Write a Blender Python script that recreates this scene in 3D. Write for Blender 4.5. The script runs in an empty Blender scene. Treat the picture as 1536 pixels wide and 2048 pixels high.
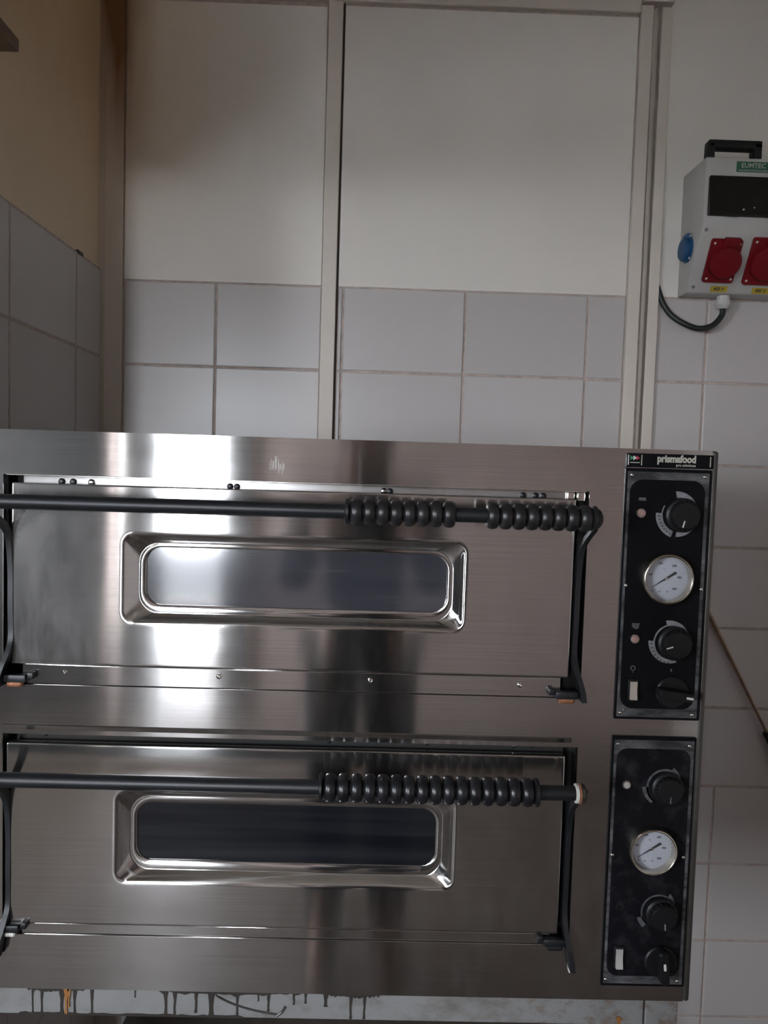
import bpy, bmesh, math, random
from mathutils import Vector, Matrix
random.seed(7)
PI = math.pi
sc = bpy.context.scene
COL = sc.collection

# ------------------------------------------------------------------ camera, sky, exposure
EYE = 1.49                     # lens height (world z)
FZ = -0.10                     # floor level
cam_d = bpy.data.cameras.new('camera')
cam = bpy.data.objects.new('camera', cam_d)
COL.objects.link(cam)
cam_d.sensor_fit = 'VERTICAL'
cam_d.sensor_height = 36.0
cam_d.lens = 1500.0 / 2048.0 * 36.0
cam_d.clip_start = 0.02
PITCH, YAW, ROLL = 0.0555367, 0.0152674, 0.0305589


def cam_matrix(p, y, r):
    cx, sx, cy, sy, cr, sr = math.cos(p), math.sin(p), math.cos(y), math.sin(y), math.cos(r), math.sin(r)
    B = Matrix(((1, 0, 0), (0, 0, -1), (0, 1, 0)))
    Ry = Matrix(((cy, -sy, 0), (sy, cy, 0), (0, 0, 1)))
    Rx = Matrix(((1, 0, 0), (0, cx, -sx), (0, sx, cx)))
    Rr = Matrix(((cr, -sr, 0), (sr, cr, 0), (0, 0, 1)))
    return (Rr @ Rx @ B @ Ry).transposed() @ Matrix(((1, 0, 0), (0, -1, 0), (0, 0, -1)))


cam.matrix_world = Matrix.Translation((0, -0.9723, EYE)) @ cam_matrix(PITCH, YAW, ROLL).to_4x4()
sc.camera = cam

world = bpy.data.worlds.new('overcast_sky')
sc.world = world
world.use_nodes = True
wn = world.node_tree.nodes
wn['Background'].inputs[0].default_value = (0.90, 0.96, 1.04, 1)
wn['Background'].inputs[1].default_value = 5.2

sc.view_settings.view_transform = 'Standard'
sc.view_settings.look = 'None'
sc.view_settings.gamma = 1.0
sc.view_settings.exposure = 3.3
sc.view_settings.use_curve_mapping = False
sc.cycles.use_denoising = True
sc.cycles.max_bounces = 10
sc.cycles.diffuse_bounces = 6
sc.cycles.glossy_bounces = 5
sc.cycles.sample_clamp_indirect = 6.0
sc.cycles.caustics_reflective = False
sc.cycles.caustics_refractive = False

# daylight enters through the window in the wall behind the camera; the portal only guides sampling of the sky there
XW = -0.66                     # inner face of the left wall (tiles)
XP_ = -0.668                   # its painted part
YF = -3.5                      # wall behind the camera
WIN_X0, WIN_X1, WIN_Z0, WIN_Z1 = -1.56, -0.74, 0.62, 2.20
pl = bpy.data.lights.new('window_daylight', 'AREA')
pl.shape = 'RECTANGLE'
pl.size = WIN_X1 - WIN_X0
pl.size_y = WIN_Z1 - WIN_Z0
pl.cycles.is_portal = True
plo = bpy.data.objects.new('window_daylight', pl)
COL.objects.link(plo)
plo.location = ((WIN_X0 + WIN_X1) / 2, YF - 0.14, (WIN_Z0 + WIN_Z1) / 2)
plo.rotation_euler = (PI / 2, 0, 0)   # faces +Y, into the room
# an unseen second window, added in the far left wall for side light
W2_Y0, W2_Y1, W2_Z0, W2_Z1 = -3.15, -2.20, 1.02, 2.12
XLW = -2.70
p2 = bpy.data.lights.new('added_window_daylight', 'AREA')
p2.shape = 'RECTANGLE'
p2.size = W2_Z1 - W2_Z0
p2.size_y = W2_Y1 - W2_Y0
p2.cycles.is_portal = True
p2o = bpy.data.objects.new('added_window_daylight', p2)
COL.objects.link(p2o)
p2o.location = (XLW - 0.14, (W2_Y0 + W2_Y1) / 2, (W2_Z0 + W2_Z1) / 2)
p2o.rotation_euler = (0, -PI / 2, 0)  # faces +X

# ------------------------------------------------------------------ materials
MATS = {}


def new_mat(name):
    m = bpy.data.materials.new(name)
    m.use_nodes = True
    MATS[name] = m
    nt = m.node_tree
    return m, nt, nt.nodes['Principled BSDF']


def node(nt, kind, **kw):
    n = nt.nodes.new(kind)
    for k, v in kw.items():
        setattr(n, k, v)
    return n


def noise(nt, scale=(1, 1, 1), s=5.0, detail=4.0, rough=0.55, coord='pos'):
    mp = node(nt, 'ShaderNodeMapping')
    mp.inputs['Scale'].default_value = scale
    if coord == 'pos':
        g = node(nt, 'ShaderNodeNewGeometry')
        nt.links.new(g.outputs['Position'], mp.inputs['Vector'])
    else:
        g = node(nt, 'ShaderNodeTexCoord')
        nt.links.new(g.outputs['Object'], mp.inputs['Vector'])
    n = node(nt, 'ShaderNodeTexNoise')
    n.inputs['Scale'].default_value = s
    n.inputs['Detail'].default_value = detail
    n.inputs['Roughness'].default_value = rough
    nt.links.new(mp.outputs[0], n.inputs['Vector'])
    return n.outputs['Fac']


def ramp(nt, src, stops):
    r = node(nt, 'ShaderNodeValToRGB')
    e = r.color_ramp.elements
    while len(e) < len(stops):
        e.new(0.5)
    for i, (p, c) in enumerate(stops):
        e[i].position = p
        e[i].color = c if len(c) == 4 else (*c, 1)
    nt.links.new(src, r.inputs[0])
    return r.outputs[0]


def g3(v):
    return (v, v, v, 1)


def math_n(nt, op, a, b=None, clamp=False):
    n = node(nt, 'ShaderNodeMath', operation=op, use_clamp=clamp)
    for i, x in enumerate((a, b)):
        if x is None:
            continue
        if isinstance(x, (int, float)):
            n.inputs[i].default_value = x
        else:
            nt.links.new(x, n.inputs[i])
    return n.outputs[0]


def mixc(nt, fac, a, b):
    n = node(nt, 'ShaderNodeMix', data_type='RGBA')
    for sock, x in ((n.inputs[0], fac), (n.inputs[6], a), (n.inputs[7], b)):
        if isinstance(x, (int, float)):
            sock.default_value = x
        elif isinstance(x, tuple):
            sock.default_value = x if len(x) == 4 else (*x, 1)
        else:
            nt.links.new(x, sock)
    return n.outputs[2]


def bump(nt, bsdf, h, strength=0.2, dist=0.001):
    b = node(nt, 'ShaderNodeBump')
    b.inputs['Strength'].default_value = strength
    b.inputs['Distance'].default_value = dist
    nt.links.new(h, b.inputs['Height'])
    nt.links.new(b.outputs[0], bsdf.inputs['Normal'])


def simple(name, col, rough=0.5, metal=0.0, var=0.12, vs=30.0, spec=0.5, bmp=0.0, ior=None):
    m, nt, b = new_mat(name)
    f = noise(nt, s=vs)
    lo = tuple(c * (1 - var) for c in col)
    hi = tuple(min(1, c * (1 + var)) for c in col)
    c = ramp(nt, f, [(0.3, lo), (0.7, hi)])
    nt.links.new(c, b.inputs['Base Color'])
    b.inputs['Roughness'].default_value = rough
    b.inputs['Metallic'].default_value = metal
    b.inputs['Specular IOR Level'].default_value = spec
    if ior:
        b.inputs['IOR'].default_value = ior
    if bmp:
        bump(nt, b, noise(nt, s=vs * 6), bmp, 0.0006)
    return m


def pos_xyz(nt):
    g = node(nt, 'ShaderNodeNewGeometry')
    s = node(nt, 'ShaderNodeSeparateXYZ')
    nt.links.new(g.outputs['Position'], s.inputs[0])
    return s.outputs


def brushed(name, col=(0.60, 0.585, 0.575), rough=0.112, aniso=1.0, film=0.05, wiped=0.0):
    """brushed stainless steel, grain running horizontally, with wiped-on smears"""
    m, nt, b = new_mat(name)
    b.inputs['Metallic'].default_value = 1.0
    b.inputs['Anisotropic'].default_value = aniso
    b.inputs['Anisotropic Rotation'].default_value = 0.25
    t = node(nt, 'ShaderNodeTangent', direction_type='RADIAL', axis='Z')
    nt.links.new(t.outputs[0], b.inputs['Tangent'])
    grain = noise(nt, (1.2, 1.2, 420), 3.0, 3.0, 0.6)
    c = ramp(nt, grain, [(0.28, tuple(x * 0.80 for x in col)), (0.72, tuple(min(1, x * 1.12) for x in col))])
    smear = noise(nt, (3.0, 3.0, 7.0), 2.2, 6.0, 0.62)
    nt.links.new(c, b.inputs['Base Color'])
    r = ramp(nt, smear, [(0.35, g3(rough * 0.92)), (0.72, g3(rough * 1.22))])
    nt.links.new(r, b.inputs['Roughness'])
    # gentle buckling of the sheet
    bump(nt, b, noise(nt, (1, 1, 1.6), 3.2, 1.0, 0.4), 0.12, 0.0010)
    # thin dried film of grease and cleaning water
    d = node(nt, 'ShaderNodeBsdfDiffuse')
    d.inputs[0].default_value = (0.55, 0.53, 0.52, 1)
    mx = node(nt, 'ShaderNodeMixShader')
    f = ramp(nt, noise(nt, (6, 6, 2.2), 2.6, 7.0, 0.68), [(0.42, g3(film * 0.25)), (0.72, g3(film))])
    x, y, z = pos_xyz(nt)
    # the left end is left cloudy by wiping
    cl = math_n(nt, 'MULTIPLY', math_n(nt, 'SUBTRACT', -0.315, x), 9.0, True)
    zz = math_n(nt, 'MULTIPLY', math_n(nt, 'SUBTRACT', z, 1.20), 30.0, True)
    wipe = ramp(nt, noise(nt, (9, 9, 3.0), 2.0, 7.0, 0.7), [(0.36, g3(0.0)), (0.66, g3(wiped))])
    f = math_n(nt, 'ADD', f, math_n(nt, 'MULTIPLY', math_n(nt, 'MULTIPLY', cl, zz), wipe), True)
    nt.links.new(f, mx.inputs[0])
    nt.links.new(b.outputs[0], mx.inputs[1])
    nt.links.new(d.outputs[0], mx.inputs[2])
    nt.links.new(mx.outputs[0], nt.nodes['Material Output'].inputs[0])
    return m


steel = brushed('brushed_steel')
steel_door = brushed('brushed_steel_door', wiped=0.26)
steel_in = brushed('brushed_steel_inner', (0.56, 0.54, 0.53), 0.26, 0.5, 0.25)
emboss = steel
steel_dark = simple('dark_side_sheet', (0.085, 0.078, 0.07), 0.42, 0.6)
chrome = simple('chrome', (0.72, 0.70, 0.66), 0.16, 1.0, 0.05)
brass_chrome = simple('warm_chrome_bezel', (0.70, 0.64, 0.54), 0.2, 1.0, 0.08)
black_metal = simple('black_enamel_metal', (0.009, 0.010, 0.012), 0.4, 0.0, 0.3)
bakelite = simple('black_bakelite', (0.013, 0.012, 0.013), 0.36, 0.0, 0.35, 60)
bakelite2 = simple('black_bakelite_glossier', (0.009, 0.009, 0.011), 0.3, 0.0, 0.4, 60)
knob_m = simple('black_knob_plastic', (0.008, 0.008, 0.009), 0.42, spec=0.3)
panel_black = simple('black_panel_print', (0.005, 0.0052, 0.0065), 0.36, 0, 0.3, 12, spec=0.10)
dark_void = simple('dark_interior', (0.012, 0.011, 0.010), 0.8)
print_grey = simple('grey_print', (0.20, 0.20, 0.21), 0.55, 0, 0.25, 90)
print_num = simple('dial_numeral_print', (0.09, 0.09, 0.10), 0.6)
print_faint = simple('faint_grey_print', (0.085, 0.085, 0.09), 0.55, 0, 0.5, 120)
print_white = simple('white_print', (0.62, 0.62, 0.58), 0.5)
print_sand = simple('sand_print', (0.42, 0.40, 0.34), 0.5)
print_dark = simple('dark_print', (0.03, 0.03, 0.03), 0.6)
logo_green = simple('logo_green', (0.05, 0.26, 0.14), 0.5)
logo_red = simple('logo_red', (0.42, 0.04, 0.06), 0.5)
dial_white = simple('dial_white', (0.42, 0.435, 0.48), 0.45, 0, 0.03)
lens_red = simple('lamp_lens_red', (0.32, 0.20, 0.18), 0.25)
lens_white = simple('lamp_lens_white', (0.42, 0.40, 0.38), 0.3)
rocker_m = simple('rocker_cream', (0.40, 0.34, 0.30), 0.4)
rocker_m2 = simple('rocker_grey', (0.36, 0.35, 0.33), 0.4)
rust = simple('rusty_bolt', (0.32, 0.14, 0.07), 0.6, 0.4, 0.4, 200)
washer_white = simple('white_washer', (0.62, 0.60, 0.55), 0.5)
plastic_grey = simple('grey_box_plastic', (0.44, 0.43, 0.41), 0.45, 0, 0.06, 8)
plastic_pale = simple('pale_gland_plastic', (0.52, 0.51, 0.49), 0.45)
smoked = simple('smoked_cover', (0.014, 0.012, 0.011), 0.16, 0, 0.3, 10, spec=0.3)
red_plastic = simple('red_socket_plastic', (0.15, 0.005, 0.009), 0.45, 0, 0.12, 14, spec=0.2)
blue_plastic = simple('blue_socket_plastic', (0.008, 0.065, 0.17), 0.4, 0, 0.1)
yellow_lab = simple('yellow_label', (0.42, 0.31, 0.03), 0.5)
green_lab = simple('green_sticker', (0.025, 0.13, 0.065), 0.45)
cable_m = simple('black_cable_rubber', (0.012, 0.014, 0.014), 0.5)
handle_m = simple('black_handle_plastic', (0.012, 0.013, 0.013), 0.55, spec=0.25)
wood = simple('bare_wood_pole', (0.58, 0.40, 0.29), 0.6, 0, 0.25, 40)
skin_m = simple('skin', (0.50, 0.31, 0.23), 0.5, 0, 0.05)
cloth_dark = simple('dark_shirt_cloth', (0.035, 0.037, 0.045), 0.85)
cloth_jean = simple('dark_trousers_cloth', (0.022, 0.024, 0.03), 0.85)
shoe_m = simple('black_shoe_leather', (0.02, 0.018, 0.017), 0.45)
hair_m = simple('dark_hair', (0.02, 0.014, 0.01), 0.6)
phone_m = simple('phone_glass', (0.015, 0.015, 0.018), 0.15)
grout_m = simple('beige_grout', (0.47, 0.39, 0.345), 0.9, 0, 0.2, 50)
gap_m = simple('dark_seam', (0.05, 0.04, 0.033), 0.9)
wood_wall = simple('dull_beige_room_wall', (0.64, 0.535, 0.505), 0.8, 0, 0.08, 3)
bounce_m = simple('pale_bounce_ground', (0.80, 0.80, 0.79), 0.9, 0, 0.04, 3)  # very pale tone so the far ground acts as a reflector
yard_m = simple('pale_concrete_yard', (0.45, 0.44, 0.42), 0.9, 0, 0.1, 3)
brown_wall = simple('dull_brown_room_wall', (0.46, 0.41, 0.38), 0.8, 0, 0.08, 3)
ground_m = simple('shade_toned_pavement', (0.030, 0.030, 0.030), 0.9, 0, 0.2, 3)  # unseen near ground; its shade is put into this dark colour
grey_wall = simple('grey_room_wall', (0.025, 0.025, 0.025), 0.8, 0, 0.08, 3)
ceil_m = simple('dull_white_ceiling', (0.70, 0.66, 0.60), 0.9, 0, 0.05, 3)
white_trim = simple('white_gloss_paint', (0.68, 0.66, 0.62), 0.35, 0, 0.05, 6)
def curtain_mat():
    m, nt, b = new_mat('thin_curtain')
    t = node(nt, 'ShaderNodeBsdfTranslucent')
    t.inputs[0].default_value = (0.02, 0.0195, 0.019, 1)
    d = node(nt, 'ShaderNodeBsdfDiffuse')
    d.inputs[0].default_value = (0.16, 0.155, 0.15, 1)
    mx = node(nt, 'ShaderNodeMixShader')
    mx.inputs[0].default_value = 0.6
    nt.links.new(t.outputs[0], mx.inputs[1])
    nt.links.new(d.outputs[0], mx.inputs[2])
    nt.links.new(mx.outputs[0], nt.nodes['Material Output'].inputs[0])
    return m


curtain_m = curtain_mat()
shelf_m = simple('brown_shelf_board', (0.16, 0.10, 0.06), 0.6, 0, 0.2, 20)


def floor_mat():
    m, nt, b = new_mat('terracotta_floor_tiles')
    br = node(nt, 'ShaderNodeTexBrick')
    br.offset = 0.0
    br.inputs['Scale'].default_value = 1.0
    br.inputs['Brick Width'].default_value = 0.3
    br.inputs['Row Height'].default_value = 0.3
    br.inputs['Mortar Size'].default_value = 0.004
    br.inputs['Color1'].default_value = (0.062, 0.048, 0.038, 1)
    br.inputs['Color2'].default_value = (0.074, 0.057, 0.045, 1)
    br.inputs['Mortar'].default_value = (0.06, 0.05, 0.04, 1)
    g = node(nt, 'ShaderNodeNewGeometry')
    nt.links.new(g.outputs['Position'], br.inputs['Vector'])
    nt.links.new(br.outputs[0], b.inputs['Base Color'])
    b.inputs['Roughness'].default_value = 0.6
    b.inputs['Specular IOR Level'].default_value = 0.15
    return m


floor_m = floor_mat()


def paint(name, col, stain=0.0):
    """cream wall paint, dingy blotches, brown grease run in the corner at the top left"""
    m, nt, b = new_mat(name)
    f = noise(nt, s=1.6, detail=5)
    c = ramp(nt, f, [(0.3, tuple(x * 0.93 for x in col)), (0.7, tuple(min(1, x * 1.05) for x in col))])
    f2 = noise(nt, s=9, detail=3)
    c = mixc(nt, math_n(nt, 'MULTIPLY', f2, 0.12), c, tuple(x * 0.75 for x in col))
    if stain:
        x, y, z = pos_xyz(nt)
        # runs down from the ceiling, widest at the top, ragged
        dx = math_n(nt, 'ABSOLUTE', math_n(nt, 'ADD', x, 0.632))
        n1 = noise(nt, (14, 14, 2.2), 1.0, 4, 0.6)
        down = math_n(nt, 'MULTIPLY', math_n(nt, 'SUBTRACT', z, 2.14), 2.4, True)
        near = math_n(nt, 'SUBTRACT', 1.0, math_n(nt, 'MULTIPLY', dx, 11.0), True)
        s = math_n(nt, 'MULTIPLY', math_n(nt, 'MULTIPLY', down, near), math_n(nt, 'MULTIPLY', n1, stain * 2.6), True)
        # yellow-brown tint out from the corner: grease plus the shade there, painted in
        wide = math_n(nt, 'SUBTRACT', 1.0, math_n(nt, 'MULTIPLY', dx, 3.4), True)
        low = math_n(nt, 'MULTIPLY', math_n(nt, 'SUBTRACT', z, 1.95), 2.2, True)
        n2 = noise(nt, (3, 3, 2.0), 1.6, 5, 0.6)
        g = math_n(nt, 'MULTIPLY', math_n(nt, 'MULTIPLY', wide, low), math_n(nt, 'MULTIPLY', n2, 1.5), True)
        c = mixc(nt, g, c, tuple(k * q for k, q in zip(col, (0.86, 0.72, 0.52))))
        c = mixc(nt, s, c, (0.20, 0.085, 0.022))
    nt.links.new(c, b.inputs['Base Color'])
    b.inputs['Roughness'].default_value = 0.55
    bump(nt, b, noise(nt, s=60, detail=3), 0.12, 0.001)
    return m


PAINT = (0.78, 0.745, 0.69)
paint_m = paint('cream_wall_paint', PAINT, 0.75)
paint_left = paint('cream_wall_paint_left', (0.74, 0.61, 0.45), 0.3)  # yellower base colour for the left wall
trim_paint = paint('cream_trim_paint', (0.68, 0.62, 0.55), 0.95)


def tile_mat():
    m, nt, b = new_mat('glazed_white_tile')
    oi = node(nt, 'ShaderNodeObjectInfo')
    base = ramp(nt, oi.outputs['Random'], [(0.0, (0.50, 0.475, 0.465)), (1.0, (0.545, 0.52, 0.51))])
    f = noise(nt, s=4, detail=5)
    c = mixc(nt, math_n(nt, 'MULTIPLY', f, 0.22), base, (0.50, 0.45, 0.42))
    nt.links.new(c, b.inputs['Base Color'])
    b.inputs['Roughness'].default_value = 0.30
    bump(nt, b, noise(nt, s=7, detail=2), 0.12, 0.002)
    return m


tile_m = tile_mat()


def panel_plate_mat():
    m, nt, b = new_mat('dusty_black_plate')
    f = noise(nt, (9, 9, 30), 1.6, 6, 0.7)
    c = ramp(nt, f, [(0.40, (0.014, 0.014, 0.016)), (0.60, (0.10, 0.10, 0.105)), (0.75, (0.19, 0.19, 0.19))])
    nt.links.new(c, b.inputs['Base Color'])
    b.inputs['Roughness'].default_value = 0.55
    return m


plate_m = panel_plate_mat()


def plate_dark_mat():
    m, nt, b = new_mat('dusty_black_plate_floury')
    f = noise(nt, (12, 12, 12), 2.2, 7, 0.72)
    c = ramp(nt, f, [(0.50, (0.006, 0.006, 0.008)), (0.68, (0.022, 0.022, 0.025)), (0.82, (0.08, 0.08, 0.08))])
    nt.links.new(c, b.inputs['Base Color'])
    b.inputs['Roughness'].default_value = 0.42
    b.inputs['Specular IOR Level'].default_value = 0.12
    return m


plate_m2 = plate_dark_mat()


def glass_mat(name, col, smear, ior):
    m, nt, b = new_mat(name)
    f = noise(nt, (1.2, 1.2, 26), 2.0, 3, 0.5)
    c = ramp(nt, f, [(0.4, col), (0.75, tuple(x + smear for x in col))])
    nt.links.new(c, b.inputs['Base Color'])
    b.inputs['Roughness'].default_value = 0.09
    b.inputs['IOR'].default_value = ior
    return m


glass_u = glass_mat('oven_glass_filmed', (0.035, 0.036, 0.045), 0.018, 2.1)
glass_l = glass_mat('oven_glass_clear', (0.006, 0.007, 0.010), 0.012, 1.5)


def stand_mat():
    m, nt, b = new_mat('grimy_white_paint')
    f = noise(nt, (5, 5, 9), 2.5, 7, 0.7)
    c = ramp(nt, f, [(0.30, (0.11, 0.10, 0.09)), (0.50, (0.185, 0.185, 0.183)), (0.8, (0.21, 0.21, 0.208))])
    x, y, z = pos_xyz(nt)
    spots = noise(nt, (26, 26, 40), 1.6, 5, 0.7)
    edge = math_n(nt, 'MULTIPLY', math_n(nt, 'SUBTRACT', x, 0.0), 3.0, True)
    k = math_n(nt, 'MULTIPLY', ramp(nt, spots, [(0.50, g3(0)), (0.62, g3(1))]), edge, True)
    c = mixc(nt, k, c, (0.13, 0.10, 0.08))
    nt.links.new(c, b.inputs['Base Color'])
    b.inputs['Roughness'].default_value = 0.55
    return m


stand_m = stand_mat()
drip_m = simple('black_grease_drip', (0.03, 0.026, 0.022), 0.35)
drip_rust = simple('rusty_grease_drip', (0.26, 0.11, 0.03), 0.5)

# ------------------------------------------------------------------ mesh helpers
WLOC = {}


def obj(name, bm, mat, parent=None, smooth=35.0):
    """link a bmesh given in world coordinates as one mesh object, origin at its centre"""
    bmesh.ops.recalc_face_normals(bm, faces=bm.faces[:])
    lo = Vector((1e9,) * 3)
    hi = Vector((-1e9,) * 3)
    for v in bm.verts:
        for i in range(3):
            lo[i] = min(lo[i], v.co[i])
            hi[i] = max(hi[i], v.co[i])
    c = (lo + hi) / 2
    bmesh.ops.translate(bm, verts=bm.verts[:], vec=-c)
    me = bpy.data.meshes.new(name)
    bm.to_mesh(me)
    bm.free()
    if smooth:
        me.shade_smooth()
        me.set_sharp_from_angle(angle=math.radians(smooth))
    me.materials.append(mat)
    return place(name, me, c, parent)


def place(name, me, c, parent=None, rotz=0.0, rot=None):
    o = bpy.data.objects.new(name, me)
    COL.objects.link(o)
    c = Vector(c)
    WLOC[o] = c
    if parent is not None:
        o.parent = parent
        o.location = c - WLOC[parent]
    else:
        o.location = c
    if rotz:
        o.rotation_euler = (0, 0, rotz)
    if rot:
        o.rotation_euler = rot
    return o


def thing(name, label, cat, loc, group=None):
    o = bpy.data.objects.new(name, None)
    COL.objects.link(o)
    o.empty_display_size = 0.05
    o.location = loc
    WLOC[o] = Vector(loc)
    return tag(o, label, cat, group)


def tag(o, label=None, cat=None, group=None, kind=None):
    if label:
        o['label'] = label
    if cat:
        o['category'] = cat
    if group:
        o['group'] = group
    if kind:
        o['kind'] = kind
    return o


def box(bm, x0, x1, y0, y1, z0, z1, bev=0.0, seg=2):
    vs = [bm.verts.new((x, y, z)) for x in (x0, x1) for y in (y0, y1) for z in (z0, z1)]
    fs = []
    for q in ((0, 1, 3, 2), (4, 6, 7, 5), (0, 4, 5, 1), (2, 3, 7, 6), (0, 2, 6, 4), (1, 5, 7, 3)):
        fs.append(bm.faces.new([vs[i] for i in q]))
    if bev:
        es = list({e for f in fs for e in f.edges})
        bmesh.ops.bevel(bm, geom=es, offset=bev, segments=seg, affect='EDGES', profile=0.5)
    return bm


def BM():
    return bmesh.new()


def bbox(name, mat, parent, x0, x1, y0, y1, z0, z1, bev=0.0, seg=2):
    return obj(name, box(BM(), x0, x1, y0, y1, z0, z1, bev, seg), mat, parent, smooth=20)


def frame_of(axis):
    a = Vector(axis).normalized()
    t = Vector((0, 0, 1)) if abs(a.z) < 0.9 else Vector((1, 0, 0))
    u = a.cross(t).normalized()
    return a, u, u.cross(a).normalized()


def lathe(bm, c, axis, prof, n=28, cap=True):
    """prof: list of (distance along the axis, radius)"""
    a, u, w = frame_of(axis)
    c = Vector(c)
    rings = []
    for d, r in prof:
        if r < 1e-6:
            rings.append([bm.verts.new(c + a * d)])
        else:
            rings.append([bm.verts.new(c + a * d + (u * math.cos(2 * PI * k / n) + w * math.sin(2 * PI * k / n)) * r) for k in range(n)])
    for A, B in zip(rings, rings[1:]):
        for k in range(n):
            k2 = (k + 1) % n
            if len(A) == 1 and len(B) == 1:
                continue
            if len(A) == 1:
                bm.faces.new((A[0], B[k], B[k2]))
            elif len(B) == 1:
                bm.faces.new((A[k], B[0], A[k2]))
            else:
                bm.faces.new((A[k], B[k], B[k2], A[k2]))
    if cap:
        for R_ in (rings[0], rings[-1]):
            if len(R_) > 2:
                bm.faces.new(R_)
    return bm


def tube(bm, pts, r, n=14):
    pts = [Vector(p) for p in pts]
    rings = []
    up = None
    for i, p in enumerate(pts):
        t = (pts[min(i + 1, len(pts) - 1)] - pts[max(i - 1, 0)]).normalized()
        if up is None:
            _, u, w = frame_of(t)
        else:
            u = (up - t * up.dot(t)).normalized()
            w = t.cross(u)
        up = u
        rr = r[i] if isinstance(r, (list, tuple)) else r
        rings.append([bm.verts.new(p + (u * math.cos(2 * PI * k / n) + w * math.sin(2 * PI * k / n)) * rr) for k in range(n)])
    for A, B in zip(rings, rings[1:]):
        for k in range(n):
            bm.faces.new((A[k], A[(k + 1) % n], B[(k + 1) % n], B[k]))
    bm.faces.new(rings[0])
    bm.faces.new(rings[-1])
    return bm


def smooth_path(pts, sub=6):
    pts = [Vector(p) for p in pts]
    out = []
    for i in range(len(pts) - 1):
        p0, p1, p2, p3 = pts[max(i - 1, 0)], pts[i], pts[i + 1], pts[min(i + 2, len(pts) - 1)]
        for k in range(sub):
            t = k / sub
            out.append(0.5 * ((2 * p1) + (p2 - p0) * t + (2 * p0 - 5 * p1 + 4 * p2 - p3) * t * t + (3 * p1 - p0 - 3 * p2 + p3) * t ** 3))
    out.append(pts[-1])
    return out


def strap(bm, pts, wx, wy):
    """a flat bar with a rectangular section (wx by wy) swept along pts"""
    rings = []
    for p in pts:
        x, y, z = p
        rings.append([bm.verts.new((x + sx * wx / 2, y + sy * wy / 2, z)) for sx, sy in ((-1, -1), (1, -1), (1, 1), (-1, 1))])
    for A, B in zip(rings, rings[1:]):
        for k in range(4):
            bm.faces.new((A[k], A[(k + 1) % 4], B[(k + 1) % 4], B[k]))
    bm.faces.new(rings[0])
    bm.faces.new(rings[-1])
    return bm


def rrect(x0, x1, z0, z1, r, k=8):
    """rounded rectangle in the XZ plane, 4*(k+1) points"""
    pts = []
    r = max(r, 1e-4)
    for cx, cz, a0 in ((x1 - r, z1 - r, 0), (x0 + r, z1 - r, PI / 2), (x0 + r, z0 + r, PI), (x1 - r, z0 + r, 1.5 * PI)):
        for i in range(k + 1):
            a = a0 + (PI / 2) * i / k
            pts.append((cx + r * math.cos(a), cz + r * math.sin(a)))
    return pts


def loops(bm, specs, cap_first=False, cap_last=False):
    """bridge rounded-rectangle loops; specs: (x0,x1,z0,z1,r,y)"""
    rings = []
    for x0, x1, z0, z1, r, y in specs:
        rings.append([bm.verts.new((x, y, z)) for x, z in rrect(x0, x1, z0, z1, r)])
    n = len(rings[0])
    for A, B in zip(rings, rings[1:]):
        for k in range(n):
            bm.faces.new((A[k], A[(k + 1) % n], B[(k + 1) % n], B[k]))
    if cap_first:
        bm.faces.new(rings[0])
    if cap_last:
        bm.faces.new(rings[-1])
    return bm


def prism(bm, poly, axis, a, b):
    """extrude a polygon along an axis; poly in the two other axes"""
    def mk(u, v, t):
        return {'x': (t, u, v), 'y': (u, t, v), 'z': (u, v, t)}[axis]
    A = [bm.verts.new(mk(u, v, a)) for u, v in poly]
    B = [bm.verts.new(mk(u, v, b)) for u, v in poly]
    n = len(poly)
    for k in range(n):
        bm.faces.new((A[k], A[(k + 1) % n], B[(k + 1) % n], B[k]))
    bm.faces.new(A)
    bm.faces.new(B)
    return bm


def sector(bm, cx, cz, a0, a1, r_in, r_out, y0, y1, n=24, taper=None):
    """flat ring sector facing -Y; taper = outer radius at the end of the arc"""
    vs = []
    for i in range(n + 1):
        t = i / n
        a = math.radians(a0 + (a1 - a0) * t)
        ro = r_out if taper is None else r_out + (taper - r_out) * t
        vs.append([bm.verts.new((cx + r * math.cos(a), y, cz + r * math.sin(a))) for r, y in ((r_in, y0), (ro, y0), (ro, y1), (r_in, y1))])
    for A, B in zip(vs, vs[1:]):
        for k in range(4):
            bm.faces.new((A[k], A[(k + 1) % 4], B[(k + 1) % 4], B[k]))
    bm.faces.new(vs[0])
    bm.faces.new(vs[-1])
    return bm


def text(name, s, size, loc, mat, parent, align='CENTER', M=None, xs=1.0, bold=0.0, thick=0.00015):
    """flat printed lettering facing -Y (or placed by the matrix M)"""
    cu = bpy.data.curves.new('lettering', 'FONT')
    cu.body = s
    cu.size = size
    cu.align_x = align
    cu.align_y = 'CENTER'
    cu.extrude = thick
    cu.offset = bold
    cu.resolution_u = 3
    t = bpy.data.objects.new('lettering', cu)
    COL.objects.link(t)
    dg = bpy.context.evaluated_depsgraph_get()
    me = bpy.data.meshes.new_from_object(t.evaluated_get(dg))
    bpy.data.objects.remove(t)
    bpy.data.curves.remove(cu)
    bm = BM()
    bm.from_mesh(me)
    bpy.data.meshes.remove(me)
    Rm = M if M is not None else Matrix.Rotation(PI / 2, 4, 'X')
    bm.transform(Matrix.Translation(loc) @ Rm @ Matrix.Diagonal((xs, 1, 1, 1)))
    return obj(name, bm, mat, parent, smooth=0)


# ------------------------------------------------------------------ the room
D = 0.873        # plane of the back wall's tiles and panels
XRW, ZC = 1.85, 2.76
YEND = 0.262     # end of the short left wall


def struct(o):
    o['kind'] = 'structure'
    return o


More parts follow.
